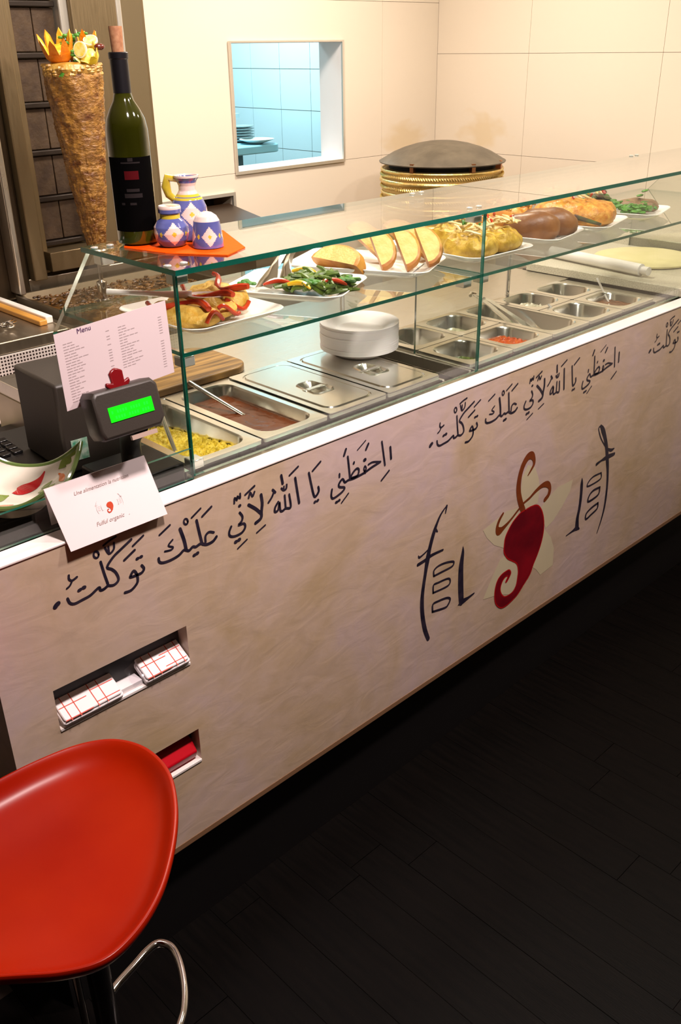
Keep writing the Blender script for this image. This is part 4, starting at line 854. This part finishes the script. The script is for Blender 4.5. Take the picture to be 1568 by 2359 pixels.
# menu sheet
pc = [Vector(p) for p in [(0.6143, 0.0471, 1.3429), (0.8172, 0.0478, 1.3555), (0.8145, 0.0419, 1.2386), (0.6173, 0.0411, 1.2227)]]
o0 = pc[3]; eu = ((pc[2] - pc[3]) + (pc[1] - pc[0])) / 2; ev = ((pc[0] - pc[3]) + (pc[1] - pc[2])) / 2
pn = eu.cross(ev).normalized()
if pn.dot(Vector((0, -1.2, 1.716)) - o0) < 0: pn = -pn
def MP(u, v, h): return o0 + eu * u + ev * v + pn * h
t = thing('menu_sheet', 'white printed menu sheet propped behind the customer display', 'menu', MP(.5, 0, 0))
M().loft([[MP(0, 0, 0), MP(1, 0, 0), MP(1, 1, 0), MP(0, 1, 0)], [MP(0, 0, -.0006), MP(1, 0, -.0006), MP(1, 1, -.0006), MP(0, 1, -.0006)]]).build('paper', PAPER, t, smooth=False)
INK = mat('faint_ink', (.42, .33, .33), .7); INK2 = mat('violet_ink', (.10, .04, .12), .7)
q = M(); Q = random.Random(4)
for cx0, wd in ((.06, .14), (.54, .12)):
    for k in range(22):
        v = .84 - k * .036
        if v < .08 or (v < .3 and cx0 > .5): continue
        u = cx0
        for s in range(Q.randint(2, 4)):
            l = Q.uniform(.02, .05); q.add([MP(u, v, .0003), MP(u + l, v, .0003), MP(u + l, v + .010, .0003), MP(u, v + .010, .0003)], [(0, 1, 2, 3)]); u += l + .008
    for k in range(21):
        v = .84 - k * .036; u = cx0 + .37
        if Q.random() < .8: q.add([MP(u, v, .0003), MP(u + .03, v, .0003), MP(u + .03, v + .010, .0003), MP(u, v + .010, .0003)], [(0, 1, 2, 3)])
q.build('printed_lines', INK, t, smooth=False)
q = M(); textmesh('Menu', .062, lambda x, y, z: MP(.265 + x / eu.length * 1.0, .93 + y / ev.length * .24 - .02, z), q) if False else textmesh('Menu', .011, lambda x, y, z: MP(.25 + x / eu.length, .925 + y / ev.length, z), q)
q.build('printed_title', INK2, t, smooth=False)

# tent card on the ledge
t = thing('tent_card', 'white folded tent card with a small red pepper emblem on the ledge', 'card', (.65, .02, 1.0352))
A, B, Cc, Dd = Vector((.560, -.0125, 1.0205)), Vector((.740, -.0125, 1.0205)), Vector((.733, .028, 1.117)), Vector((.552, .028, 1.117))
q = M()
for P0, P1, P2, P3 in ((A, B, Cc, Dd),): 
    nn = (P1 - P0).cross(P3 - P0).normalized(); q.loft([[P0, P1, P2, P3], [P + -nn * .0006 for P in (P0, P1, P2, P3)]])
E_, F_ = Vector((.570, .062, 1.036)), Vector((.752, .062, 1.036))
q.loft([[E_, F_, Cc + Vector((0, .0008, 0)), Dd + Vector((0, .0008, 0))], [p + Vector((0, .0006, 0)) for p in (E_, F_, Cc + Vector((0, .0008, 0)), Dd + Vector((0, .0008, 0)))]])
q.build('card', mat('white_card', (.84, .73, .73), .6), t, smooth=False)
cu_ = (B - A).normalized(); cv_ = (Dd - A + Cc - B); cv_ = (cv_ - cu_ * cv_.dot(cu_)).normalized(); cn = cu_.cross(cv_); cm = (A + B + Cc + Dd) / 4
if cn.y > 0: cn = -cn
def CP(u, v, h): return cm + cu_ * u + cv_ * v + cn * h
q = M(); textmesh('Une alimentation la nutrition', .0085, lambda x, y, z: CP(x - .002, y + .028, z), q, shear=.3); textmesh('Fulful organic   .', .0095, lambda x, y, z: CP(x - .002, y - .030, z), q, shear=.3)
K = .058; X0, Z0_ = 1.82, .62
for dat in (LOGO_LEFT, LOGO_RIGHT):
    for s in dat: q.ribbon([((a / 1e4 - X0) * K, (b / 1e4 - Z0_) * K, c_ / 1e4 * K * .6) for a, b, c_ in s], CP, .0004)
q.build('card_print', mat('grey_brown_ink', (.33, .24, .22), .7), t, smooth=False)
q = M(); q.add([CP((a / 1e4 - X0) * K * 1.1, (b / 1e4 - Z0_) * K * 1.1, .0006) for a, b in LOGO_BODY], [tuple(range(len(LOGO_BODY)))])
q.build('card_pepper', mat('orange_red_ink', (.55, .05, .01), .6), t, smooth=False)

# painted serving dish at the left edge
t = thing('painted_dish', 'white serving dish painted with red pepper and green leaves, on the till counter', 'dish', (.62, .27, 1.02))
dc = Vector((.578, .197, 1.040)); S = .094
def DS(u, v, h=0):
    # square dish, corners drawn out and raised
    r2 = max(abs(u), abs(v)); k = 1 - .16 * (1 - min(1, abs(abs(u) - abs(v)))) * 0
    pin = 1 - .10 * (1 - (min(abs(u), abs(v)) / (r2 + 1e-6)) ** 2) * r2
    z = .020 * r2 ** 2.2 + .040 * (abs(u) * abs(v)) ** 2.5
    x, y = u * pin * S, v * pin * S; a = PI / 4
    return dc + Vector((x * math.cos(a) - y * math.sin(a), x * math.sin(a) + y * math.cos(a), z + h))
n = 22
q = M().grid(n, n, lambda i, j: DS(2 * i - 1, 2 * j - 1)); q.grid(n, n, lambda i, j: DS(1 - 2 * i, 2 * j - 1, -.007))
q.build('dish', mat('cream_glaze', (.80, .74, .64), .15, coat=.5), t)
M().lathe([(.040, 1.0205), (.046, 1.0205), (.044, 1.036), (.030, 1.036)], (dc.x, dc.y, 0), 28).build('foot', MATS['cream_glaze'], t)
rim = [DS(-1 + 2 * k / 20, -1, -.003) for k in range(20)] + [DS(1, -1 + 2 * k / 20, -.003) for k in range(20)] + [DS(1 - 2 * k / 20, 1, -.003) for k in range(20)] + [DS(-1, 1 - 2 * k / 20, -.003) for k in range(20)]
M().tube(rim, .0046, 8, closed=True).build('green_rim', mat('olive_glaze', (.13, .20, .05), .2, coat=.5), t)
def paint(nm, blobs, mt):
    q = M()
    for pts in blobs: q.ribbon(pts, lambda u, v, h: DS(u, v, .0008), 0)
    q.build(nm, mt, t, smooth=False)
paint('painted_red_pepper', [[(.10, .10, .02), (.15, -.02, .30), (.28, -.12, .36), (.42, -.22, .24), (.60, -.30, .10), (.78, -.34, .03)]], mat('red_glaze', (.50, .006, .012), .15, coat=.5))
paint('painted_orange_pepper', [[(-.45, -.25, .05), (-.38, -.36, .26), (-.25, -.50, .24), (-.10, -.62, .06)], [(.28, -.88, .04), (.40, -.80, .14), (.55, -.72, .10), (.66, -.62, .03)], [(-.7, .2, .05), (-.6, .05, .2), (-.5, -.1, .06)]], mat('orange_glaze', (.65, .13, .01), .15, coat=.5))
paint('painted_leaves', [[(.05, -.42, .04), (.12, -.50, .16), (.22, -.58, .14), (.30, -.66, .04)], [(.22, -.42, .03), (.34, -.48, .12), (.48, -.52, .03)], [(.78, -.62, .04), (.86, -.72, .20), (.92, -.86, .10)], [(-.30, .45, .08), (-.15, .30, .34), (-.02, .15, .06)], [(-.2, -.75, .03), (-.05, -.8, .1), (.1, -.84, .03)]], mat('leaf_glaze', (.22, .30, .06), .15, coat=.5))

# ================================================================ BACK LINE: GRILL STATION AND ROASTER
bs = thing('back_station', 'stainless steel cooking station along the back wall', 'cooking station', (1.2, 1.5, 0))
M().box(-.6, 1.215, .965, 1.245, 1.79, 1.0).build('worktop', STEELD, bs, bevel=.003)
M().box(1.245, 1.20, .965, 2.30, 1.79, 1.0).build('worktop', STEELD, bs, bevel=.003)
M().box(-.6, 1.2085, .838, 1.245, 1.2145, .965).build('perforated_panel', DOTS, bs, smooth=False)
M().box(-.6, 1.262, 0, 2.30, 1.79, .962).build('cabinet', mat('dark_cabinet', (.05, .035, .022), .5), bs, smooth=False)
M().box(1.25, 1.235, .835, 2.30, 1.262, .962).build('front_sheet', STEELD, bs, smooth=False)
# tiled ledge in front, cream squares with dark joints
t = thing('tiled_ledge', 'low ledge of small cream squares below the perforated panel', 'ledge', (.5, 1.15, 0))
M().box(-.4, 1.066, .0, 1.10, 1.207, .833).build('ledge_body', mat('dark_ledge', (.03, .02, .015), .6), t, smooth=False)
s0 = M().box(.0012, .0012, .8332, .0338, .0338, .8372).build('square', mat('cream_square', (.62, .52, .47), .35), t, smooth=False); s0.location = Vector((.60, 1.066, 0)) - Vector((.5, 1.15, 0))
s0.data.transform(Matrix.Translation(Vector((.5, 1.15, 0))))
first = True
for i in range(14):
    for j in range(4):
        s = s0 if first else s0.copy()
        if not first: COL.objects.link(s); s.parent = t
        first = False
        s.location = Vector((.60 + i * .035, 1.066 + j * .035, 0)) - Vector((.5, 1.15, 0))
M().box(-.4, 1.045, .800, 1.10, 1.065, .822).build('edge_trim', mat('lime_trim', (.22, .24, .03), .4), t, smooth=False)
# boards lying front to back
tag(M().box(1.222, 1.30, 1.0005, 1.245, 1.785, 1.022).build('white_board', mat('white_bar', (.80, .76, .70), .4), loc=(1.24, 1.55, 1.0), bevel=.003), 'long white bar lying front to back on the steel station', 'bar')
tag(M().box(1.196, 1.29, 1.0005, 1.221, 1.785, 1.016).build('orange_board', mat('orange_wood', (.55, .26, .04), .4), loc=(1.21, 1.55, 1.0), bevel=.003), 'long orange brown bar beside the white bar', 'bar')
t = thing('scissors', 'black handled scissors with a steel ring at the left edge', 'scissors', (1.12, 1.33, 1.0))
M().tube([(1.118 + .019 * math.cos(a), 1.335 + .024 * math.sin(a), 1.012) for a in [2 * PI * k / 20 for k in range(20)]], .0035, 8, closed=True).build('ring', CHROME, t)
M().tube([(1.02, 1.36, 1.012), (1.06, 1.355, 1.016), (1.098, 1.345, 1.014)], [.012, .014, .006], 8).build('grip', KEYB, t)
for k in (0, 1): M().tube([(1.132, 1.350 + k * .02, 1.010), (1.165, 1.375 + k * .02, 1.006)], .003, 8).build('blade', CHROME, t)

ro = thing('vertical_roaster', 'tall stainless vertical roaster with dark burner bricks', 'roaster', (1.55, 1.6, 1.0))
M().box(1.401, 1.70, 1.0005, 1.93, 1.785, 2.45).build('back_body', BURNST, ro, smooth=False)
M().box(1.355, 1.60, 1.055, 1.400, 1.785, 2.45).build('side_post', BURNST, ro, bevel=.004)
M().box(1.418, 1.655, 1.06, 1.442, 1.71, 2.45).build('side_post', BURNST, ro, bevel=.004)
M().box(1.598, 1.655, 1.06, 1.628, 1.71, 2.45).build('side_post', FRAMEM, ro, bevel=.004)  # paler metal than the burner posts: a highlight line put into the colour
M().box(1.628, 1.64, 1.06, 1.790, 1.70, 2.45).build('side_panel', BURNST, ro, bevel=.006)
M().box(1.795, 1.65, 1.06, 1.815, 1.71, 2.45).build('side_post', FRAMEM, ro, bevel=.004)  # second steel highlight line, likewise given by the paler metal
M().box(1.8155, 1.693, 1.06, 1.9175, 1.70, 2.45).build('side_panel', mat('olive_panel', (.15, .11, .055), .45, .25), ro, bevel=.004)
M().box(1.918, 1.72, 1.06, 1.928, 1.797, 2.45).build('edge_strip', mat('dark_edge', (.03, .018, .01), .5), ro, smooth=False)
M().box(1.20, 1.63, 1.0005, 1.354, 1.785, 2.45).build('left_housing', mat('dark_housing', (.05, .032, .016), .4, .6), ro, bevel=.01)
M().box(1.28, 1.56, 1.03, 1.300, 1.629, 2.45).build('side_post', STEEL, ro, bevel=.004)
BR = mat('burner_brick', (.042, .020, .007), .7, c2=(.070, .038, .015), sc=25, bump=.4, bsc=90)
z = 1.16; k = 0
for r_ in range(8):
    M().box(1.446, 1.672, z - .018, 1.594, 1.71, z - .002).build('burner_bar', mat('dark_bar', (.03, .02, .014), .45, .5), ro, bevel=.003)
    for c_ in range(2):
        x = 1.447 + c_ * .0745
        M().box(x, 1.685, z, x + .072, 1.70, z + .118).build('brick', BR, ro, bevel=.002)
    z += .138
M().box(1.42, 1.60, 1.075, 1.66, 1.70, 1.135).build('kick_plate', BURNST, ro, bevel=.002)
M().box(1.31, 1.632, 1.0005, 1.93, 1.699, 1.058).build('base_block', STEELD, ro, bevel=.003)
# drip tray
tr = thing('drip_tray', 'steel drip tray with browned meat scraps below the roasting cone', 'tray', (1.55, 1.4, 1.0))
o = rrect(1.27, 1.215, 1.86, 1.60, .03); i_ = rrect(1.282, 1.227, 1.848, 1.588, .025); b_ = rrect(1.295, 1.24, 1.835, 1.575, .02)
M().loft([ring(o, 1.0008), ring(o, 1.028), ring(i_, 1.028), ring(b_, 1.006)]).build('tray', mat('sooty_steel', (.10, .075, .045), .4, .8), tr)
SCR = mat('meat_scraps', (.035, .016, .004), .30, c2=(.17, .075, .014), sc=30, bump=.5, bsc=80)
q = M(); Q = random.Random(11)
q.grid(40, 30, lambda u, v: (1.30 + .53 * u, 1.245 + .325 * v, 1.0085 + .007 * abs(noise.noise(Vector((u * 18, v * 12, 0))))))
for k in range(420):
    x, y = Q.uniform(1.31, 1.80), Q.uniform(1.25, 1.55); q.ball((x, y, 1.014 + Q.random() * .008), (Q.uniform(.004, .011), Q.uniform(.003, .008), .004), 6)
q.build('meat_scraps', SCR, tr)['kind'] = 'stuff'
# spit with cone
AX = (1.456, 1.365)
sp = thing('meat_cone', 'tall browned cone of sliced meat on its upright spit', 'meat cone', (AX[0], AX[1], 1.03))
M().lathe([(.034, 1.0125), (.034, 1.020), (.016, 1.024), (.016, 1.075), (.006, 1.08), (.006, 1.75)], (AX[0], AX[1], 0), 24).build('spit', CHROME, sp)
M().lathe([(.030, 1.168), (.034, 1.172), (.030, 1.176)], (AX[0], AX[1], 0), 24).build('spit_plate', STEEL, sp)
MEAT = mat('roast_meat', (.10, .028, .006), .34, c2=(.40, .20, .04), sc=32, bump=.9, bsc=110, det=10, thr=(.28, .74), stretch=(1, 1, 1.8))
NN, NZ = 120, 110; m = M()
def cone(u, v):
    z = 1.176 + .500 * v; r = .024 + (.084 - .024) * (v ** .80)
    if v > .93: r *= math.sqrt(max(0, 1 - ((v - .93) / .075) ** 2)) * .4 + .6
    a = 2 * PI * u; ca, sa = math.cos(a), math.sin(a)
    p = Vector((ca * 3, sa * 3, z * 18)); d = noise.noise(p) * .0045 + noise.noise(Vector((ca * 9, sa * 9, z * 85))) * .0028 + noise.noise(Vector((ca * 22, sa * 22, z * 200))) * .0022
    lay = .0004 * math.sin(z * 420 + 3 * noise.noise(Vector((ca * 2, sa * 2, z * 6))))
    r += d + lay
    return (AX[0] + r * ca - .004 * v, AX[1] + r * sa, z)
m.grid(NN, NZ, cone)
b = len(m.v); m.v.append((AX[0] - .004, AX[1], 1.680)); m.v.append((AX[0], AX[1], 1.175))
top = NZ * (NN + 1)
for i in range(NN): m.f.append([top + i, top + i + 1, b]); m.m.append(0); m.f.append([i + 1, i, b + 1]); m.m.append(0)
m.build('cone', MEAT, sp)
FAT = mat('golden_fat', (.36, .17, .02), .4, c2=(.55, .33, .07), sc=40, bump=.6, bsc=90)
q = M(); q.lathe([(.060, 0), (.079, .005), (.082, .016), (.076, .028), (.055, .033), (.02, .034)], (AX[0] - .004, AX[1], 1.652), 40)
for k in range(90):
    a = Q.uniform(0, 2 * PI); q.ball((AX[0] - .004 + .075 * math.cos(a), AX[1] + .075 * math.sin(a), 1.652 + Q.uniform(0, .026)), (.010, .010, .007), 8)
q.build('fat_cap', FAT, sp)
# garnish on the cone: carved orange, half oranges and lemons, herbs
OR = mat('orange_peel', (.75, .19, .005), .35, c2=(.82, .28, .01), sc=60, bump=.2, bsc=200)
OF = mat('orange_flesh', (.85, .36, .015), .3, c2=(.88, .50, .05), sc=90)
LF = mat('lemon_flesh', (.80, .60, .05), .3, c2=(.88, .75, .30), sc=80)
def carved(name, label, c, r, tilt, n, mt_out, mt_in, h=1.0, up=None):
    t = thing(name, label, 'fruit', c, 'carved fruit crowning the meat cone')
    T = Matrix.Translation(c) @ Matrix.Rotation(tilt[1], 4, 'Z') @ Matrix.Rotation(tilt[0], 4, 'Y')
    M().lathe([(r * .15, -r * .98), (r * .6, -r * .80), (r * .92, -r * .38), (r, 0), (r * .94, 0), (r * .86, -r * .36), (r * .5, -r * .7), (r * .1, -r * .8)], n=24, T=T, cap1=True).build('peel_bowl', mt_out, t)
    for k in range(n):
        a = 2 * PI * k / n; da = PI / n * .95
        P = lambda ang, rr, z: (rr * math.cos(ang), rr * math.sin(ang), z)
        hh = r * h
        vo = [P(a - da, r, -.004), P(a + da, r, -.004), P(a + da * .55, r * 1.14, hh * .6), P(a, r * 1.22, hh), P(a - da * .55, r * 1.14, hh * .6)]
        vi = [P(a - da, r * .86, -.004), P(a + da, r * .86, -.004), P(a + da * .5, r * 1.0, hh * .55), P(a, r * 1.16, hh * .98), P(a - da * .5, r * 1.0, hh * .55)]
        q = M(); q.v = [tuple(T @ Vector(p)) for p in vo + vi]
        q.f = [[0, 1, 2, 3, 4]] + [[i, 5 + i, 5 + (i + 1) % 5, (i + 1) % 5] for i in range(5)] + [[9, 8, 7, 6, 5]]; q.m = [0] + [1] * 5 + [1]
        q.build('petal', [mt_out, mt_in], t, smooth=False)
    M().ball((0, 0, -.1 * r), (r * .82, r * .82, r * .42), 16, T).build('flesh', mt_in, t)
    return t
cx_, cy_ = AX[0] - .004, AX[1]
dl = Vector((.70, -.62, 0)).normalized()   # to the right as seen from the room
tw = Vector((-.66, -.75, 0))                 # towards the room
C0 = Vector((cx_, cy_, 1.686)) + Vector((.008, -.006, 0))
carved('carved_orange', 'large carved orange flower on the left of the meat cone top', C0 + dl * -.036 + tw * .030 + Vector((0, 0, .030)), .040, (.35, 3.9), 8, OR, OF, 1.05)
carved('carved_orange', 'orange peel flower standing at the back right of the cone top', C0 + dl * .035 + tw * -.02 + Vector((0, 0, .038)), .024, (.1, 0), 5, OR, OF, 1.7)
carved('carved_lemon', 'yellow carved lemon at the front right of the cone top', C0 + dl * .045 + tw * .035 + Vector((0, 0, .016)), .030, (.8, 3.6), 7, mat('lemon_peel', (.78, .55, .02), .35), LF, .6)
def slice_(c, r, d, label, mt1, mt2):
    t = thing('lemon_slice', label, 'lemon', c, 'lemon slices on the cone')
    T = Matrix.Translation(c) @ Vector(d).to_track_quat('Z', 'Y').to_matrix().to_4x4()
    M().lathe([(r, -.0025), (r, .0025)], n=24, T=T).build('rind', mt1, t); M().lathe([(r * .84, .0026), (r * .84, .0032)], n=24, T=T).build('flesh', mt2, t)
slice_(C0 + dl * .028 + tw * .045 + Vector((0, 0, .030)), .021, (-.9, -.4, .1), 'upright lemon slice in front of the orange petals', mat('pith', (.85, .78, .55), .5), LF)
slice_(C0 + dl * .052 + tw * .01 + Vector((0, 0, .052)), .020, (-.4, -.5, .8), 'lemon slice lying on top at the right', MATS['pith'], LF)
q = M(); Q = random.Random(3)
for k in range(80):
    a = Q.uniform(0, 2 * PI); rr = Q.uniform(0, .045); p = C0 + Vector((rr * math.cos(a), rr * math.sin(a), Q.uniform(-.01, .07))); q.ball(p, (.008, .006, .005), 6)
tag(q.build('parsley_bunch', HERB, loc=C0), 'green parsley between the carved fruit on the cone', 'herb')
tag(M().ball(C0 + dl * .078 + tw * .03 + Vector((0, 0, .036)), (.016, .012, .009), 14).build('dried_date', mat('dark_red_fruit', (.10, .012, .005), .25, coat=.4), loc=C0 + dl * .078 + Vector((0, 0, .036))), 'dark red brown fruit sticking out at the right of the garnish', 'fruit')
tag(M().prism([(0, -.012), (.018, 0), (0, .012), (-.010, 0)], -.001, .001, T=Matrix.Translation(C0 + tw * .079 + dl * -.022 + Vector((0, 0, -.035))) @ Vector(tw).to_track_quat('Z', 'Y').to_matrix().to_4x4()).build('herb_leaf', HERB, loc=C0 + tw * .079), 'single green leaf stuck to the front of the cone top', 'leaf')

# sloping hood of the press next to the roaster
t = thing('press_hood', 'dark topped steel press with sloping hood right of the roaster', 'press', (2.1, 1.5, 1.0))
hd = [(1.25, 1.0005), (1.25, 1.078), (1.785, 1.165), (1.785, 1.0005)]
M().loft([[(1.98, y, z) for y, z in hd], [(2.29, y, z) for y, z in hd]]).build('hood_body', STEELD, t, smooth=False)
M().loft([[(1.975, 1.243, 1.0785), (2.295, 1.243, 1.0785), (2.295, 1.79, 1.1665), (1.975, 1.79, 1.1665)], [(1.975, 1.243, 1.084), (2.295, 1.243, 1.084), (2.295, 1.79, 1.172), (1.975, 1.79, 1.172)]]).build('hood_cover', mat('brown_black_cover', (.022, .011, .005), .35), t, smooth=False)
M().tube([(2.02, 1.225, 1.045), (2.02, 1.205, 1.05), (2.25, 1.205, 1.05), (2.25, 1.225, 1.045)], .006, 10).build('handle', CHROME, t)

# pita oven in the corner: brass banded drum with a dark domed lid
ov = thing('round_oven', 'round brass banded oven with a dark domed lid in the corner', 'oven', (3.08, 1.37, 0))
OC = (3.085, 1.375); BRASS = mat('brass', (.80, .56, .16), .30, .85, c2=(.86, .68, .30), sc=60, bump=.25, bsc=160)
BRD = mat('dull_brass', (.62, .45, .18), .42, .75, bump=.5, bsc=220)
RO = .246
M().lathe([(RO - .02, 0), (RO - .006, .02), (RO - .004, 1.14), (RO - .004, 1.262), (RO - .02, 1.268), (RO - .03, 1.268)], (*OC, 0), 64).build('drum', BRD, ov)
for z, r in ((1.262, .006), (1.222, .010), (1.176, .005), (1.125, .008), (1.06, .008)):
    M().tube([(OC[0] + RO * math.cos(a), OC[1] + RO * math.sin(a), z) for a in [2 * PI * k / 72 for k in range(72)]], r, 10, closed=True).build('band', BRASS, ov)
for z in (1.244, 1.200, 1.155):
    q = M()
    for k in range(150):
        a = 2 * PI * k / 150; T = TR((OC[0] + (RO + .003) * math.cos(a), OC[1] + (RO + .003) * math.sin(a), z), a, .7)
        q.ball((0, 0, 0), (.005, .0045, .009), 6, T)
    q.build('rope_trim', BRASS, ov)
M().lathe([(RO - .028, 1.268), (RO - .028, 1.286)], (*OC, 0), 64).build('dark_gap_ring', mat('gap_black', (.004, .003, .003), .8), ov)  # near-black ring closing the gap between drum and lid
M().lathe([(RO - .03, 1.2865), (RO + .010, 1.288), (RO + .012, 1.292), (RO - .008, 1.303), (.20, 1.3245), (.16, 1.3405), (.11, 1.355), (.06, 1.364), (.01, 1.367)], (*OC, 0), 64).build('lid', mat('dark_clay', (.085, .068, .045), .45, c2=(.13, .105, .07), sc=14, bump=.4, bsc=40), ov)
for a in (3.35, 4.35, 5.05): 
    q = M().box(-.010, -.008, 1.268, .012, .008, 1.300, TR((OC[0] + (RO - .006) * math.cos(a), OC[1] + (RO - .006) * math.sin(a), 0), a)); q.build('hinge', mat('copper', (.55, .25, .12), .3, 1), ov)

# ================================================================ NAPKIN SLOTS
RL = mat('red_print', (.62, .05, .015), .6); NP = mat('napkin_paper', (.86, .80, .80), .7)
def pack(x0, x1, label, tilt, group, nl):
    t = thing('napkin_pack', label, 'napkin pack', ((x0 + x1) / 2, .05, .700), group)
    T = Matrix.Translation(((x0 + x1) / 2, .0, .7035)) @ Matrix.Rotation(tilt, 4, 'X'); wd = (x1 - x0) / 2
    M().prism(rrect(-wd, -.004, wd, .112, .005), 0, .010, T=T).prism(rrect(-wd + .002, -.001, wd - .003, .112, .005), .0102, .016, T=T).build('sheets', NP, t, bevel=.002)
    q = M(); h = .0164
    L_ = lambda a, b, wl=.0016: q.ribbon([(a[0], a[1], wl), (b[0], b[1], wl)], lambda u, v, z: T @ Vector((u, v, h)), 0)
    for k in range(nl):
        u = -wd + .014 + k * (2 * wd - .02) / max(1, nl - 1) * .9
        if k % 3 != 2: L_((u, -.004), (u, .10))
    for v in (-.001, .024, .052, .080): L_((-wd + .004, v), (-wd + .055, v)); L_((wd - .05, v + .006), (wd - .006, v + .006))
    q.build('red_lines', RL, t, smooth=False)
    return T
pack(.500, .616, 'white napkin pack with red grid print at the left of the upper slot', .50, 'napkin packs in the upper slot', 6)
T = pack(.662, .758, 'wrapped white napkin pack with red grid print at the right of the upper slot', .52, 'napkin packs in the upper slot', 5)
FILM = glass('clear_film', (.93, .93, .95), 1.45, .08)
t = thing('plastic_wrap', 'crumpled clear plastic wrap over the right napkin pack', 'wrap', (.66, .03, .703))
M().grid(20, 14, lambda u, v: tuple(Vector((.640 + .070 * u, -.004 + .09 * v, .708 + .050 * v + .016 * math.sin(min(1, u * 2.2) * PI / 2) * (.55 + .3 * v) + .004 * noise.noise(Vector((u * 5, v * 5, 2))))))).build('film', FILM, t)
tag(M().box(.616, .004, .7005, .660, .10, .712, Matrix.Translation((0, 0, 0))).build('spare_napkins', NP, loc=(.64, .05, .7005)), 'flat grey white napkin lying between the two packs', 'napkin')
t = thing('red_box', 'glossy red carton in the lower slot of the counter', 'box', (.66, .06, .467))
T = Matrix.Translation((.64, .0, .4695)) @ Matrix.Rotation(.10, 4, 'X')
M().loft([[tuple(T @ Vector((x, y, z))) for y, z in ((.006, 0), (.002, .020), (.022, .040), (.10, .042), (.12, 0))] for x in (-.13, .116)]).build('carton', mat('red_card', (.50, .003, .012), .3), t, bevel=.003)
tag(M().tube([(.610, -.004, .4685), (.640, -.010, .472), (.668, -.008, .4700), (.682, -.004, .4665), (.670, .0, .4655), (.64, -.004, .4660)], .0032, 8).build('white_strap', NP), 'white loop of strap hanging at the front of the lower slot', 'strap')

# ================================================================ BAR STOOL
st = thing('bar_stool', 'bar stool with a moulded glossy red orange seat and chrome footrest', 'stool', (.24, -.30, 0))
OUT = [(.020, -.150), (.120, -.138), (.232, -.132), (.341, -.130), (.405, -.134), (.460, -.146), (.500, -.170), (.522, -.205), (.529, -.245), (.522, -.295), (.498, -.345), (.468, -.388), (.430, -.430), (.388, -.466), (.340, -.491), (.290, -.499), (.245, -.478), (.200, -.440), (.150, -.400), (.08, -.362), (.0, -.330), (-.05, -.290), (-.068, -.235), (-.045, -.18)]
n = len(OUT); O2 = []
for i in range(n):
    p0, p1, p2, p3 = OUT[i - 1], OUT[i], OUT[(i + 1) % n], OUT[(i + 2) % n]
    for t_ in (0, .25, .5, .75): O2.append(tuple(.5 * (2 * p1[c] + (p2[c] - p0[c]) * t_ + (2 * p0[c] - 5 * p1[c] + 4 * p2[c] - p3[c]) * t_ ** 2 + (3 * p1[c] - p0[c] - 3 * p2[c] + p3[c]) * t_ ** 3) for c in range(2)))
ctr = (.285, -.300)
def sring(s, z, lf=1.):
    out = []
    for x, y in O2:
        k = z
        xx, yy = ctr[0] + (x - ctr[0]) * s, ctr[1] + (y - ctr[1]) * s
        out.append((xx, yy, k))
    return out
SEAT = mat('red_orange_seat', (.27, .0040, .0), .30, c2=(.36, .014, .0), sc=3, spec=.22)
H = .775
rings = [sring(.25, H - .075), sring(.6, H - .062), sring(.85, H - .035), sring(.965, H - .012), sring(.995, H - .003), sring(1.0, H + .004), sring(.990, H + .0085), sring(.972, H + .0090), sring(.945, H + .004), sring(.915, H - .004), sring(.87, H - .013), sring(.80, H - .020), sring(.68, H - .026), sring(.52, H - .031), sring(.34, H - .034), sring(.16, H - .035), sring(.04, H - .035)]
M().loft(rings).build('seat', SEAT, st, sub=1)
SX, SY = .345, -.330
M().lathe([(.075, .685), (.075, .700), (.03, .706)], (SX, SY, 0), 28).build('seat_plate', BLACKP, st)
M().lathe([(.0165, .30), (.0165, .695)], (SX, SY, 0), 28).build('gas_column', KEYB, st)
M().lathe([(.20, 0), (.205, .006), (.19, .012), (.06, .03), (.034, .05), (.032, .33), (.030, .332)], (SX, SY, 0), 48).build('base', CHROME, st)
M().tube([(SX - .02, SY + .02, .70), (SX - .036, SY - .01, .62), (SX - .036, SY - .01, .33), (SX - .016, SY - .004, .315)], .0055, 10).build('height_lever', CHROME, st)
z = .36
fr_ = [(SX + .006, SY + .012, z), (.365, -.268, z), (.378, -.250, z), (.405, -.234, z), (.450, -.222, z), (.480, -.214, z), (.502, -.215, z), (.513, -.235, z), (.509, -.262, z), (.495, -.296, z), (.474, -.330, z), (.448, -.357, z), (.41, -.378, z), (.375, -.362, z), (SX + .008, SY - .012, z)]
f2 = []
for i in range(len(fr_) - 1):
    p0, p1, p2, p3 = (Vector(fr_[max(i - 1, 0)]), Vector(fr_[i]), Vector(fr_[i + 1]), Vector(fr_[min(i + 2, len(fr_) - 1)]))
    for k in range(5):
        t_ = k / 5; f2.append(.5 * (2 * p1 + (p2 - p0) * t_ + (2 * p0 - 5 * p1 + 4 * p2 - p3) * t_ ** 2 + (3 * p1 - p0 - 3 * p2 + p3) * t_ ** 3))
fr_ = f2 + [Vector(fr_[-1])]
M().tube(fr_, .0068, 14).build('footrest', CHROME, st)
